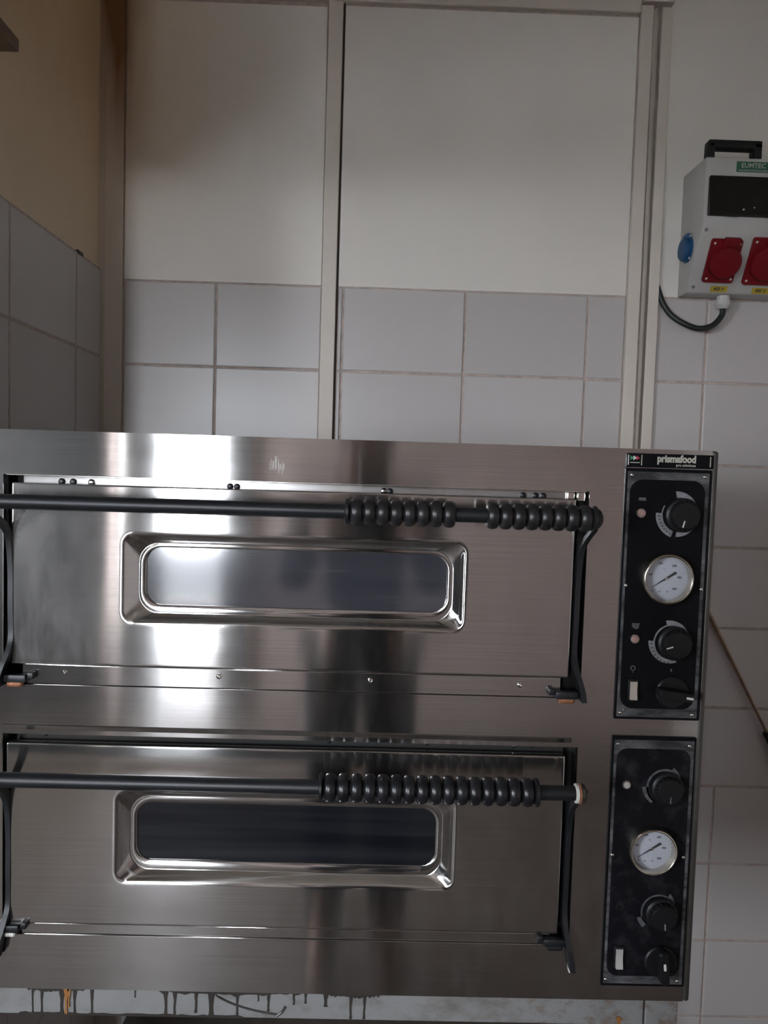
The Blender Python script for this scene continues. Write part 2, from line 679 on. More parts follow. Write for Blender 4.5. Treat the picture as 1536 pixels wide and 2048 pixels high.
struct(bbox('floor', floor_m, None, XLW - 0.15, XRW + 0.15, YF - 0.15, D + 0.15, FZ - 0.1, FZ))
struct(bbox('ceiling', ceil_m, None, XLW - 0.15, XRW + 0.15, YF - 0.15, D + 0.15, ZC, ZC + 0.1))
struct(bbox('wall_right', brown_wall, None, XRW, XRW + 0.15, YF, D + 0.006, FZ, ZC))
bm = BM()
for y0, y1, z0, z1 in ((YF, W2_Y0, FZ, ZC), (W2_Y1, D + 0.15, FZ, ZC), (W2_Y0, W2_Y1, FZ, W2_Z0), (W2_Y0, W2_Y1, W2_Z1, ZC)):
    box(bm, XLW - 0.15, XLW, y0, y1, z0, z1)
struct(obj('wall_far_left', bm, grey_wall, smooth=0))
win2 = struct(bbox('added_window', white_trim, None, XLW - 0.11, XLW - 0.06, W2_Y0, W2_Y0 + 0.045, W2_Z0, W2_Z1, 0.004))  # unseen window, added to brighten the right side of the scene
bbox('window_frame', white_trim, win2, XLW - 0.11, XLW - 0.06, W2_Y1 - 0.045, W2_Y1, W2_Z0, W2_Z1, 0.004)
bbox('window_frame', white_trim, win2, XLW - 0.11, XLW - 0.06, W2_Y0 + 0.045, W2_Y1 - 0.045, W2_Z1 - 0.045, W2_Z1, 0.004)
bbox('window_frame', white_trim, win2, XLW - 0.11, XLW - 0.06, W2_Y0 + 0.045, W2_Y1 - 0.045, W2_Z0, W2_Z0 + 0.045, 0.004)
struct(bbox('wall_back_left', wood_wall, None, XLW, XP_ - 0.2, D + 0.006, D + 0.15, FZ, ZC))
bm = BM()
for x0, x1, z0, z1 in ((XLW - 0.15, WIN_X0, FZ, ZC), (WIN_X1, XRW + 0.15, FZ, ZC), (WIN_X0, WIN_X1, FZ, WIN_Z0), (WIN_X0, WIN_X1, WIN_Z1, ZC)):
    box(bm, x0, x1, YF - 0.15, YF, z0, z1)
struct(obj('wall_front', bm, wood_wall, smooth=0))
bbox('added_dark_panel', grey_wall, bpy.data.objects['wall_front'], XLW, WIN_X0 - 0.005, YF - 0.001, YF + 0.012, FZ, ZC)  # unseen dark panel, added to darken the steel's left-hand reflection
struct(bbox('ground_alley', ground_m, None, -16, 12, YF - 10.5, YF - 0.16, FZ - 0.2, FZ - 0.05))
struct(bbox('ground_bounce', bounce_m, None, -40, 36, YF - 60, YF - 10.5, FZ - 0.2, FZ - 0.05))  # unseen pale ground, added to throw daylight up the back wall
struct(bbox('ground_yard', yard_m, None, -22, XLW - 0.16, YF - 0.15, 12, FZ - 0.2, FZ - 0.05))

back = struct(bbox('wall_back', grout_m, None, XP_, XRW, D + 0.0034, D + 0.15, FZ, ZC))

TILE_CACHE = {}


def tile_mesh(w, h, t=0.008, b=0.0016):
    key = (round(w, 4), round(h, 4))
    if key not in TILE_CACHE:
        bm = BM()
        F = [bm.verts.new((sx * (w / 2 - b), 0, sz * (h / 2 - b))) for sx, sz in ((-1, -1), (1, -1), (1, 1), (-1, 1))]
        E_ = [bm.verts.new((sx * w / 2, b * 0.8, sz * h / 2)) for sx, sz in ((-1, -1), (1, -1), (1, 1), (-1, 1))]
        K = [bm.verts.new((sx * w / 2, t, sz * h / 2)) for sx, sz in ((-1, -1), (1, -1), (1, 1), (-1, 1))]
        bm.faces.new(F)
        for A, B in ((F, E_), (E_, K)):
            for k in range(4):
                bm.faces.new((A[k], A[(k + 1) % 4], B[(k + 1) % 4], B[k]))
        bm.faces.new(K)
        bmesh.ops.recalc_face_normals(bm, faces=bm.faces[:])
        me = bpy.data.meshes.new('tile')
        bm.to_mesh(me)
        bm.free()
        me.materials.append(tile_m)
        TILE_CACHE[key] = me
    return TILE_CACHE[key]


G = 0.0056  # joint width


def back_tile(x0, x1, z0, z1):
    jy = random.uniform(-0.0005, 0.0005)
    place('tile', tile_mesh(x1 - x0 - G, z1 - z0 - G), ((x0 + x1) / 2, D + jy, (z0 + z1) / 2), back)


ZT0, PIT = 1.9305, 0.2022
rows = [ZT0 - PIT * k for k in range(11)]
for k in range(3):
    for xa, xb in ((-0.616, -0.3935), (-0.3935, -0.1375), (-0.0995, -0.0865), (-0.0865, 0.2110), (0.2110, 0.5100), (0.5100, 0.6035)):
        back_tile(xa, xb, rows[k + 1], rows[k])
for k in range(10):
    if k < 6:
        cols = (0.678, 0.8035, 1.1055, 1.4075, 1.7095, XRW)
    else:
        cols = (0.678, 0.8850, 1.1870, 1.4890, XRW)
    for xa, xb in zip(cols, cols[1:]):
        back_tile(xa, xb, max(rows[k + 1], FZ), rows[k])

# painted boards above the tiles
bbox('wall_panel', paint_m, back, -0.616, -0.1405, D, D + 0.006, ZT0 + 0.001, 2.584, 0.0015)
bbox('wall_panel', paint_m, back, -0.0985, 0.6015, D, D + 0.006, ZT0 + 0.001, 2.588, 0.0015)
bbox('wall_panel', paint_m, back, 0.6785, XRW, D, D + 0.006, ZT0 + 0.002, ZC, 0.0015)
bbox('wall_panel', paint_m, back, XP_ + 0.001, 0.6785, D + 0.001, D + 0.006, 2.63, ZC, 0.0015)
bbox('seam_gap', gap_m, back, -0.1040, -0.0993, D + 0.0018, D + 0.0065, 1.30, 2.60)

# wooden trim strips on the back wall
struct(bbox('trim_1', trim_paint, None, -0.1390, -0.1042, D - 0.006, D + 0.006, 1.30, 2.600, 0.002))       # stile beside the seam
struct(bbox('trim_2', trim_paint, None, 0.6030, 0.6330, D - 0.010, D + 0.006, FZ, 2.612, 0.002))
struct(obj('trim_3', tube(BM(), [(0.6422, D - 0.010, FZ), (0.6422, D - 0.010, 2.600)], 0.0094, 16), trim_paint))
struct(bbox('trim_4', trim_paint, None, 0.6512, 0.6770, D - 0.014, D + 0.006, FZ, 2.606, 0.002))
struct(bbox('trim_5', trim_paint, None, XP_ + 0.06, 0.6030, D - 0.010, D + 0.006, 2.594, 2.640, 0.003))   # head rail
struct(bbox('trim_6', trim_paint, None, 0.6030, 0.6785, D - 0.020, D + 0.006, 2.614, 2.650, 0.002))
# boxed corner strip
bm = BM()
prism(bm, [(XP_, D + 0.006), (-0.6185, D + 0.006), (-0.6185, D - 0.004), (-0.624, D - 0.010), (-0.652, D - 0.026), (XP_, D - 0.028)], 'z', FZ, ZC)
struct(obj('trim_7', bm, trim_paint, smooth=20))

# short left wall
left = struct(bbox('wall_left', paint_left, None, XP_ - 0.2, XP_, YEND, D + 0.006, FZ, ZC))
LZ = [1.9445, 1.7405] + [1.7405 - 0.2022 * k for k in range(1, 10)]
ycols = [0.845, 0.697, 0.397, YEND + 0.001]
bbox('grout_bed', grout_m, left, XP_, XW - 0.0015, YEND + 0.001, D - 0.028, FZ, LZ[0] + 0.002)
for k in range(10):
    for yb, ya in zip(ycols, ycols[1:]):
        z0 = max(LZ[k + 1], FZ + 0.002)
        place('tile', tile_mesh(yb - ya - G, LZ[k] - z0 - G, 0.006), (XW + random.uniform(-0.0004, 0.0004), (ya + yb) / 2, (z0 + LZ[k]) / 2), left, rotz=PI / 2)
# chipped, greasy bit on the tile edge by the corner
bbox('grease_fleck', drip_m, left, XP_, XW + 0.001, 0.705, 0.735, LZ[0] - 0.001, LZ[0] + 0.007, 0.002)

# the window behind the camera: frame, panes and half-drawn thin curtains (mirrored in the steel)
y0_, y1_ = YF - 0.11, YF - 0.06
win = struct(bbox('window_1', white_trim, None, WIN_X0, WIN_X0 + 0.045, y0_, y1_, WIN_Z0, WIN_Z1, 0.004))
bbox('window_frame', white_trim, win, WIN_X1 - 0.045, WIN_X1, y0_, y1_, WIN_Z0, WIN_Z1, 0.004)
bbox('window_frame', white_trim, win, WIN_X0 + 0.045, WIN_X1 - 0.045, y0_, y1_, WIN_Z1 - 0.045, WIN_Z1, 0.004)
bbox('window_frame', white_trim, win, WIN_X0 + 0.045, WIN_X1 - 0.045, y0_, y1_, WIN_Z0, WIN_Z0 + 0.045, 0.004)
bbox('window_sill', white_trim, win, WIN_X0 - 0.03, WIN_X1 + 0.03, YF - 0.05, YF + 0.05, WIN_Z0 - 0.03, WIN_Z0 - 0.001, 0.004)


def curtain(x0, x1):
    bm = BM()
    n = 48
    A, B = [], []
    for i in range(n + 1):
        x = x0 + (x1 - x0) * i / n
        y = YF + 0.035 + 0.012 * math.sin((x - x0) * 95)
        A.append(bm.verts.new((x, y, 0.06)))
        B.append(bm.verts.new((x, y, WIN_Z1 + 0.06)))
    for i in range(n):
        bm.faces.new((A[i], A[i + 1], B[i + 1], B[i]))
    bmesh.ops.solidify(bm, geom=bm.faces[:], thickness=0.001)
    return obj('curtain', bm, curtain_m, win, smooth=60)


curtain(-1.475, -1.24)
curtain(-0.90, -0.73)

# ------------------------------------------------------------------ pizza oven
XL, XR, ZB, ZT = -0.527, 0.448, 0.784, 1.528
oven = thing('pizza_oven', 'brushed stainless steel double-deck pizza oven with black control panels', 'oven', ((XL + XR) / 2, 0.4, ZB))

OPX0, OPX1 = -0.476, 0.2815
OP = ((1.1965, 1.4705), (0.8585, 1.1310))      # the two mouth openings (z0, z1)
# front fascia: one sheet with two openings
bm = BM()
xs = [XL, OPX0, OPX1, 0.4400]
zs = [ZB, OP[1][0], OP[1][1], OP[0][0], OP[0][1], ZT]
grid = [[bm.verts.new((x, 0, z)) for z in zs] for x in xs]
fs = []
for i in range(3):
    for j in range(5):
        if i == 1 and j in (1, 3):
            continue
        fs.append(bm.faces.new((grid[i][j], grid[i + 1][j], grid[i + 1][j + 1], grid[i][j + 1])))
ext = bmesh.ops.extrude_face_region(bm, geom=fs)
bmesh.ops.translate(bm, verts=[g for g in ext['geom'] if isinstance(g, bmesh.types.BMVert)], vec=(0, 0.014, 0))
fascia = obj('front_fascia', bm, steel, oven, smooth=0)

bbox('side_post', steel_dark, oven, 0.4395, XR, -0.002, 0.03, ZB, ZT, 0.004, 3)
# body sheets behind the fascia
bm = BM()
box(bm, XL + 0.002, XR - 0.002, 0.060, 0.800, ZB, ZT - 0.003)
body = obj('body_casing', bm, steel_dark, oven)
bm = BM()
for a in ((XL + 0.002, OPX0 - 0.001, ZB, ZT - 0.003), (OPX1 + 0.001, XR - 0.004, ZB, ZT - 0.003), (OPX0 - 0.001, OPX1 + 0.001, OP[0][1] + 0.001, ZT - 0.003),
          (OPX0 - 0.001, OPX1 + 0.001, OP[1][1] + 0.013, OP[0][0] - 0.001), (OPX0 - 0.001, OPX1 + 0.001, ZB, OP[1][0] - 0.001)):
    box(bm, a[0], a[1], 0.0142, 0.060, a[2], a[3])
obj('front_frame', bm, dark_void, oven, smooth=0)
# bright folded edge over the upper mouth, chamfered hood strip over the lower one
bbox('mouth_edge', chrome, oven, OPX0 + 0.004, OPX1 - 0.004, -0.0016, 0.004, OP[0][1] - 0.0012, OP[0][1] + 0.0008, 0.0005)
bbox('mouth_edge', chrome, oven, OPX0 - 0.0005, OPX0 + 0.0012, -0.0012, 0.004, OP[0][0] + 0.01, OP[0][1] - 0.012, 0.0004)
bm = BM()
prism(bm, [(-0.0022, OP[1][1] + 0.0120), (-0.0005, OP[1][1] + 0.0128), (0.006, OP[1][1] + 0.0005), (0.004, OP[1][1] - 0.0012), (0.0025, OP[1][1] - 0.0012)], 'x', OPX0 + 0.001, OPX1 - 0.009)
obj('drip_edge', bm, steel, oven, smooth=20)


def screw(name, x, y, z, r, mat, parent, hole=True):
    """round-head screw facing -Y"""
    bm = BM()
    lathe(bm, (x, y, z), (0, -1, 0), [(-0.002, r), (0.0004, r), (0.0012, r * 0.8), (0.0016, r * 0.45)] + ([(0.0006, r * 0.36), (0.0006, 0.0)] if hole else [(0.0018, 0.0)]), 14)
    return obj(name, bm, mat, parent)


def oven_door(x0, x1, z0, z1, op, win_out, win_ring, win_glass, gmat, gapmat, screws, lampmat):
    # door leaf: folded steel sheet with a pressed-in window surround
    bm = BM()
    ox0, ox1, oz0, oz1 = win_out
    rx0, rx1, rz0, rz1 = win_ring
    gx0, gx1, gz0, gz1 = win_glass
    S = []
    S.append((x0 + .001, x1 - .001, z0 + .001, z1 - .001, 0.001, 0.014))
    S.append((x0, x1, z0, z1, 0.0015, 0.012))
    S.append((x0, x1, z0, z1, 0.0015, 0.0012))
    S.append((x0 + .0006, x1 - .0006, z0 + .0006, z1 - .0006, 0.0015, 0.0002))
    S.append((x0 + .002, x1 - .002, z0 + .002, z1 - .002, 0.0015, 0.0))
    S.append((x0 + .004, x1 - .004, z0 + .004, z1 - .004, 0.0015, 0.0))
    e = 0.0022
    S.append((ox0 - 3.2 * e, ox1 + 3.2 * e, oz0 - 3.2 * e, oz1 + 3.2 * e, 0.013 + 3.2 * e, 0.0))
    S.append((ox0 - 2 * e, ox1 + 2 * e, oz0 - 2 * e, oz1 + 2 * e, 0.013 + 2 * e, 0.0))
    S.append((ox0 - e, ox1 + e, oz0 - e, oz1 + e, 0.013 + e, 0.0002))
    S.append((ox0, ox1, oz0, oz1, 0.013, 0.0010))
    S.append((ox0 + e * .8, ox1 - e * .8, oz0 + e * .8, oz1 - e * .8, 0.0135, 0.0026))
    q = 0.0013
    S.append((rx0 - q, rx1 + q, rz0 - q, rz1 + q, 0.025, 0.0098))
    S.append((rx0 - q * .4, rx1 + q * .4, rz0 - q * .4, rz1 + q * .4, 0.0255, 0.0106))
    S.append((rx0 + q * .3, rx1 - q * .3, rz0 + q * .3, rz1 - q * .3, 0.026, 0.0107))
    S.append((rx0 + q, rx1 - q, rz0 + q, rz1 - q, 0.0255, 0.0106))
    S.append((rx0 + 2 * q, rx1 - 2 * q, rz0 + 2 * q, rz1 - 2 * q, 0.025, 0.0105))
    S.append((gx0 - .0006, gx1 + .0006, gz0 - .0006, gz1 + .0006, 0.020, 0.0105))
    S.append((gx0, gx1, gz0, gz1, 0.020, 0.0112))
    S.append((gx0, gx1, gz0, gz1, 0.020, 0.0150))
    loops(bm, S)
    door = obj('oven_door', bm, steel_door, oven, smooth=65)
    bm = BM()
    loops(bm, [(gx0 - .004, gx1 + .004, gz0 - .004, gz1 + .004, 0.022, 0.0128), (gx0 - .004, gx1 + .004, gz0 - .004, gz1 + .004, 0.022, 0.0168)], True, True)
    obj('window_pane', bm, gmat, door, smooth=30)
    # recessed sheet behind the leaf: seen in the gap above it and as the hinge rail below it
    bbox('mouth_plate', gapmat, oven, OPX0 + 0.016, OPX1 - 0.014, 0.022, 0.026, z0 - 0.001, op[1] + 0.001)
    bbox('mouth_lining', dark_void, oven, OPX0 - 0.002, OPX1 + 0.002, 0.030, 0.058, op[0] - 0.002, op[1] + 0.002)
    rail = bbox('hinge_rail', steel, oven, OPX0 + 0.024, OPX1 - 0.026, 0.0030, 0.012, op[0] + 0.0003, z0 - 0.0008, 0.0008)
    for sx, sz in screws:
        screw('screw', sx, 0.0030, sz, 0.0036, chrome, rail)
    return door


UD = oven_door(-0.4655, 0.2650, 1.2235, 1.4600, OP[0], (-0.3195, 0.1215, 1.2835, 1.3970), (-0.3040, 0.1085, 1.2935, 1.3860),
               (-0.2942, 0.1003, 1.3042, 1.3805), glass_u, steel_in, [(-0.3968, 1.2135), (-0.1955, 1.2130), (0.0037, 1.2125), (0.2015, 1.2120)], None)
LD = oven_door(-0.4715, 0.2655, 0.8738, 1.1185, OP[1], (-0.3255, 0.1202, 0.9345, 1.0560), (-0.3110, 0.1062, 0.9465, 1.0475),
               (-0.3023, 0.0975, 0.9587, 1.0378), glass_l, dark_void, [], None)
# screw heads half hidden behind the top edge of the doors
for sx in (-0.410, -0.395, -0.371, -0.189, -0.180, 0.014, 0.022, 0.199, 0.216, 0.226):
    screw('screw', sx, 0.0205, 1.4625, 0.0042, black_metal if sx not in (-0.371, 0.014) else chrome, oven, False)
for sx in (-0.43, -0.05, 0.082, 0.20, 0.224):
    screw('screw', sx, 0.0205, 1.1232, 0.0026, chrome if sx in (0.20,) else black_metal, oven, False)
# white end pieces in the corner of the upper mouth
bbox('end_tab', chrome, oven, 0.2575, 0.2665, 0.016, 0.020, 1.4595, 1.4690, 0.0006)
bbox('end_tab', chrome, oven, 0.2690, 0.2790, 0.010, 0.020, 1.4575, 1.4690, 0.0006)
# scuff scratches on the fascia above the upper mouth
bm = BM()
for i in range(16):
    x = -0.134 + i * 0.0012 + random.uniform(-.0006, .0006)
    z = 1.4925 + random.uniform(-0.004, 0.004)
    h = random.uniform(0.003, 0.010)
    box(bm, x, x + 0.00045, -0.00025, 0.0001, z - h, z + h)
obj('scratches', bm, print_white, oven, smooth=0)['kind'] = 'stuff'


def ring_mesh(rmax, w):
    bm = BM()
    prof = []
    n = 9
    for i in range(n + 1):
        a = PI * i / n
        prof.append((w / 2 * (1 - math.cos(a)) - w / 2, 0.0098 + (rmax - 0.0098) * math.sin(a) ** 0.62 if 0 < i < n else 0.0096))
    lathe(bm, (0, 0, 0), (1, 0, 0), prof, 26)
    bmesh.ops.recalc_face_normals(bm, faces=bm.faces[:])
    me = bpy.data.meshes.new('grip_ring')
    bm.to_mesh(me)
    bm.free()
    me.shade_smooth()
    return me


YB = -0.055
MX = OPX0 + OPX1                     # mirror for the left-hand arms


def arm(pts, parent, mirror=False):
    pts = smooth_path(pts, 5)
    if mirror:
        pts = [Vector((MX - p.x, p.y, p.z)) for p in pts]
    return obj('handle_arm', strap(BM(), pts, 0.0066, 0.015), black_metal, parent, smooth=30)


def handle(z, x_end, pts):
    b = BM()
    lathe(b, (-0.502, YB, z), (1, 0, 0), [(0, 0.0092), (x_end + 0.502, 0.0092)], 24)
    h = obj('door_handle', b, black_metal, oven)
    arm(pts, h)
    arm(pts, h, True)
    return h


# upper handle
ZU, ZLO = 1.4383, 1.0925
hu = handle(ZU, 0.276, [(0.2770, -0.052, 1.434), (0.2768, -0.038, 1.422), (0.2750, -0.016, 1.408), (0.2730, 0.000, 1.390), (0.2722, 0.006, 1.350), (0.2718, 0.006, 1.300),
                        (0.2712, 0.006, 1.260), (0.2722, -0.002, 1.240), (0.2768, -0.009, 1.222), (0.2812, -0.010, 1.206), (0.2822, -0.010, 1.196)])
rmU = ring_mesh(0.0166, 0.0150)
rmU.materials.append(bakelite)
rmL = ring_mesh(0.0176, 0.0152)
rmL.materials.append(bakelite2)
obj('grip_collar', lathe(BM(), (-0.0338, YB, ZU), (1, 0, 0), [(0, 0.0150), (0.001, 0.0162), (0.0045, 0.0162), (0.0055, 0.0125)], 26), bakelite, hu)
for i in range(8):
    place('grip_ring', rmU, (-0.0278 + 0.01625 * (i + 0.5), YB + 0.001 * math.sin(i * 2), ZU), hu, rot=(i * 0.7, 0, 0))
for i in range(8):
    place('grip_ring', rmU, (0.1392 + 0.01625 * (i + 0.5), YB, ZU), hu, rot=(i * 0.9, 0, 0))
obj('grip_cap', lathe(BM(), (0.2690, YB, ZU), (1, 0, 0), [(0, 0.0135), (0.0015, 0.0162), (0.005, 0.0160), (0.0070, 0.0132), (0.0082, 0.0128), (0.0110, 0.0105), (0.0135, 0.006), (0.0142, 0)], 26), bakelite, hu)
# lower handle
hl = handle(ZLO, 0.266, [(0.2760, -0.054, 1.098), (0.2758, -0.040, 1.080), (0.2750, -0.016, 1.062), (0.2745, 0.000, 1.040), (0.2742, 0.006, 1.000), (0.2740, 0.006, 0.940),
                         (0.2742, 0.006, 0.900), (0.2755, -0.002, 0.880), (0.2785, -0.009, 0.862), (0.2822, -0.010, 0.844), (0.2838, -0.010, 0.832)])
obj('grip_collar', lathe(BM(), (-0.0567, YB, ZLO), (1, 0, 0), [(0, 0.0150), (0.001, 0.0174), (0.0040, 0.0174), (0.0055, 0.013)], 26), bakelite2, hl)
for i in range(16):
    place('grip_ring', rmL, (-0.0508 + 0.01642 * (i + 0.5), YB, ZLO), hl, rot=(i * 0.8, 0, 0))
obj('grip_collar', lathe(BM(), (0.2118, YB, ZLO), (1, 0, 0), [(0, 0.0125), (0.0015, 0.0172), (0.0060, 0.0172), (0.0072, 0.0140)], 26), bakelite2, hl)
obj('white_washer', lathe(BM(), (0.2640, YB, ZLO), (1, 0, 0), [(0, 0.0095), (0.0008, 0.0120), (0.0036, 0.0122), (0.0042, 0.0100)], 22), washer_white, hl)
obj('rusty_washer', lathe(BM(), (0.2684, YB, ZLO), (1, 0, 0), [(0, 0.0120), (0.0005, 0.0128), (0.0022, 0.0128), (0.0026, 0.0115)], 22), rust, hl)
obj('end_nut', lathe(BM(), (0.2711, YB, ZLO), (1, 0, 0), [(0, 0.0128), (0.002, 0.0130), (0.005, 0.0115), (0.0075, 0.007), (0.0082, 0)], 8), steel_dark, hl)


# hinge blocks and bolts at the lower corners of each door
def hinge(x, z, sgn, parent, bolt):
    b = BM()
    box(b, x - 0.015, x + 0.015, -0.009, 0.003, z - 0.004, z + 0.006, 0.0015)
    box(b, x - 0.020 * sgn - 0.004, x - 0.020 * sgn + 0.004, -0.007, 0.003, z + 0.000, z + 0.009, 0.0015)
    h = obj('hinge', b, black_metal, parent)
    obj('hinge_bolt', lathe(BM(), (x - 0.010, -0.004, z - 0.0065), (1, 0, 0), [(0, 0.003), (0.001, 0.0045), (0.018, 0.0045), (0.020, 0.003)], 12), bolt, h)
    return h


hinge(0.262, 1.2015, 1, oven, rust)
hinge(-0.4580, 1.2050, -1, oven, rust)
hinge(0.261, 0.8655, 1, oven, black_metal)
hinge(-0.4660, 0.8690, -1, oven, washer_white)
bbox('arm_stop', washer_white, oven, 0.2815, 0.2875, -0.005, 0.001, 0.8235, 0.8330, 0.0012)


# ---- control panels
def knob(x, z, ang, parent_oven, seg, r=0.0222, pm=print_white, arcm=print_grey):
    bm = BM()
    lathe(bm, (x, -0.0032, z), (0, -1, 0), [(0, r * 0.95), (0.001, r), (0.007, r), (0.0085, r * 0.93), (0.0090, r * 0.84), (0.0155, r * 0.79), (0.0168, r * 0.74), (0.0170, 0)], 36)
    # finger ribs around the cap
    for k in range(18):
        a = 2 * PI * k / 18
        cx, cz = x + r * 0.80 * math.cos(a), z + r * 0.80 * math.sin(a)
        lathe(bm, (cx, -0.0125, cz), (0, -1, 0), [(0, 0.0016), (0.0060, 0.0013)], 6)
    k = obj('control_knob', bm, knob_m, parent_oven)
    a = math.radians(ang)
    bm = BM()
    box(bm, r * 0.32, r * 0.72, -0.0207, -0.0198, -0.0008, 0.0008)
    bm.transform(Matrix.Translation((x, 0, z)) @ Matrix.Rotation(-a, 4, 'Y'))
    obj('pointer_mark', bm, pm, k, smooth=0)
    for a0, a1, ri, ro, tp in seg:
        obj('dial_scale', sector(BM(), x - 0.002, z, a0, a1, ri, ro, -0.0040, -0.0034, 22, tp), arcm, k, smooth=0)
    return k


def ticks(k, x, z, a0, a1, n, r):
    bm = BM()
    for i in range(n):
        a = math.radians(a0 + (a1 - a0) * i / (n - 1))
        b2 = BM()
        px, pz = x - 0.002 + r * math.cos(a), z + r * math.sin(a)
        box(bm, px - 0.0011, px + 0.0011, -0.0043, -0.0039, pz - 0.0008, pz + 0.0008)
        b2.free()
    obj('dial_numerals', bm, print_dark, k, smooth=0)


def thermometer(x, z, R_):
    bm = BM()
    lathe(bm, (x, -0.003, z), (0, -1, 0), [(0, R_), (0.009, R_), (0.0120, R_ * 0.985), (0.0135, R_ * 0.955), (0.0138, R_ * 0.925), (0.0130, R_ * 0.885), (0.0015, R_ * 0.86)], 48, cap=False)
    t = obj('thermometer', bm, brass_chrome, oven, smooth=40)
    obj('dial_face', lathe(BM(), (x, -0.003, z), (0, -1, 0), [(0.0, R_ * 0.868), (0.0018, R_ * 0.868), (0.0018, 0)], 40), dial_white, t, smooth=30)
    y = -0.0050
    s = R_ / 0.0334 * 0.96
    for tx, dx, dz in (('100', -26, 6), ('200', -10, 24.5), ('300', 13, 21), ('400', 22.5, 2), ('500', 15, -17), ('0', -21, -20.5)):
        text('numeral', tx, 0.0042 * s, (x + dx * 0.00083 * s, y, z + dz * 0.00083 * s), print_num, t, xs=1.0, bold=0.00006)
    text('unit_mark', '°C', 0.0040 * s, (x - 0.0022, y, z + 0.0125 * s), print_grey, t)
    for dx in (-9, 3):
        bm = BM()
        lathe(bm, (x + dx * 0.00083, y - 0.00005, z - 0.0180 * s), (0, -1, 0), [(0, 0.0012), (0.0002, 0.0012)], 10)
        obj('dial_dot', bm, print_grey, t, smooth=0)
    # minor ticks
    bm = BM()
    for i in range(26):
        a = math.radians(215 - 250 * i / 25)
        bb = BM()
        box(bb, R_ * 0.77, R_ * (0.81 if i % 5 else 0.83), y - 0.0001, y + 0.0002, -0.00016, 0.00016)
        bb.transform(Matrix.Translation((x, 0, z)) @ Matrix.Rotation(-a, 4, 'Y'))
        me = bpy.data.meshes.new('t')
        bb.to_mesh(me)
        bb.free()
        bm.from_mesh(me)
        bpy.data.meshes.remove(me)
    obj('tick_marks', bm, print_grey, t, smooth=0)
    # pointer: thin tip to the lower left, broad tail to the upper right
    a = math.radians(213)
    bm = BM()
    prism(bm, [(0.0245 * s, 0), (0, 0.0010), (-0.0155 * s, 0.0016), (-0.0160 * s, 0), (-0.0155 * s, -0.0016), (0, -0.0010)], 'y', y - 0.0012, y - 0.0006)
    bm.transform(Matrix.Translation((x, 0, z)) @ Matrix.Rotation(-a, 4, 'Y'))
    obj('needle', bm, print_dark, t, smooth=0)
    obj('needle_hub', lathe(BM(), (x, y, z), (0, -1, 0), [(0, 0.0016), (0.0020, 0.0016), (0.0022, 0)], 12), chrome, t)
    return t


def lamp(x, z, mat):
    l = obj('indicator_lamp', lathe(BM(), (x, -0.003, z), (0, -1, 0), [(0, 0.0064), (0.002, 0.0064), (0.003, 0.0056), (0.003, 0.0045)], 22, cap=False), chrome, oven)
    obj('lamp_lens', lathe(BM(), (x, -0.003, z), (0, -1, 0), [(0.001, 0.0047), (0.003, 0.0047), (0.0045, 0.0036), (0.0050, 0)], 18), mat, l)


def rocker(x, z, mat, h=0.0135):
    f = bbox('rocker_switch', knob_m, oven, x - 0.0072, x + 0.0072, -0.0062, -0.003, z - h - 0.003, z + h + 0.003, 0.001)
    bm = BM()
    prism(bm, [(-0.0058, z - h), (-0.0105, z - h), (-0.0075, z), (-0.0080, z + h), (-0.0058, z + h)], 'x', x - 0.0046, x + 0.0046)
    obj('rocker', bm, mat, f, smooth=20)


def selector(x, z, ang, mark):
    bm = BM()
    lathe(bm, (x, -0.003, z), (0, -1, 0), [(0, 0.0215), (0.003, 0.0215), (0.0045, 0.0195), (0.0045, 0)], 32)
    bar = BM()
    loops(bar, [(-0.0225, 0.0225, -0.0062, 0.0062, 0.005, -0.006), (-0.0225, 0.0225, -0.0062, 0.0062, 0.005, -0.021), (-0.0212, 0.0212, -0.0050, 0.0050, 0.0045, -0.023)], True, True)
    bar.transform(Matrix.Translation((x, 0, z)) @ Matrix.Rotation(-math.radians(ang), 4, 'Y'))
    me = bpy.data.meshes.new('t')
    bar.to_mesh(me)
    bar.free()
    bm.from_mesh(me)
    bpy.data.meshes.remove(me)
    k = obj('selector_knob', bm, knob_m, oven)
    mm = BM()
    loops(mm, [(mark, mark + 0.0095, -0.0016, 0.0016, 0.0014, -0.0229), (mark, mark + 0.0095, -0.0016, 0.0016, 0.0014, -0.0236)], True, True)
    mm.transform(Matrix.Translation((x, 0, z)) @ Matrix.Rotation(-math.radians(ang), 4, 'Y'))
    obj('position_mark', mm, print_white, k, smooth=0)
    return k


PX0, PX1 = 0.3268, 0.4392
# upper control panel with the maker's strip above it
bm = BM()
loops(bm, [(PX0, PX1, 1.1718, 1.5030, 0.001, 0.0), (PX0, PX1, 1.1718, 1.5030, 0.001, -0.0022), (PX0 + .0006, PX1 - .0006, 1.1724, 1.5024, 0.001, -0.0028)], True, True)
pu = obj('control_panel', bm, panel_black, oven, smooth=30)
bm = BM()
loops(bm, [(PX0 + .0026, PX1 - .0030, 1.1752, 1.4985, 0.001, -0.0027), (PX0 + .0026, PX1 - .0030, 1.1752, 1.4985, 0.001, -0.00295)], True, True)
obj('dusty_border', bm, plate_m, pu, smooth=0)
bm = BM()
loops(bm, [(PX0 + .0062, PX1 - .0078, 1.1865, 1.4885, 0.017, -0.0028), (PX0 + .0062, PX1 - .0078, 1.1865, 1.4885, 0.017, -0.0033)], True, True)
obj('black_overlay', bm, panel_black, pu, smooth=0)
bs = bbox('brand_strip', panel_black, oven, PX0 + 0.0004, PX1 + 0.0012, -0.0030, 0.0, 1.5040, 1.5222, 0.0006)
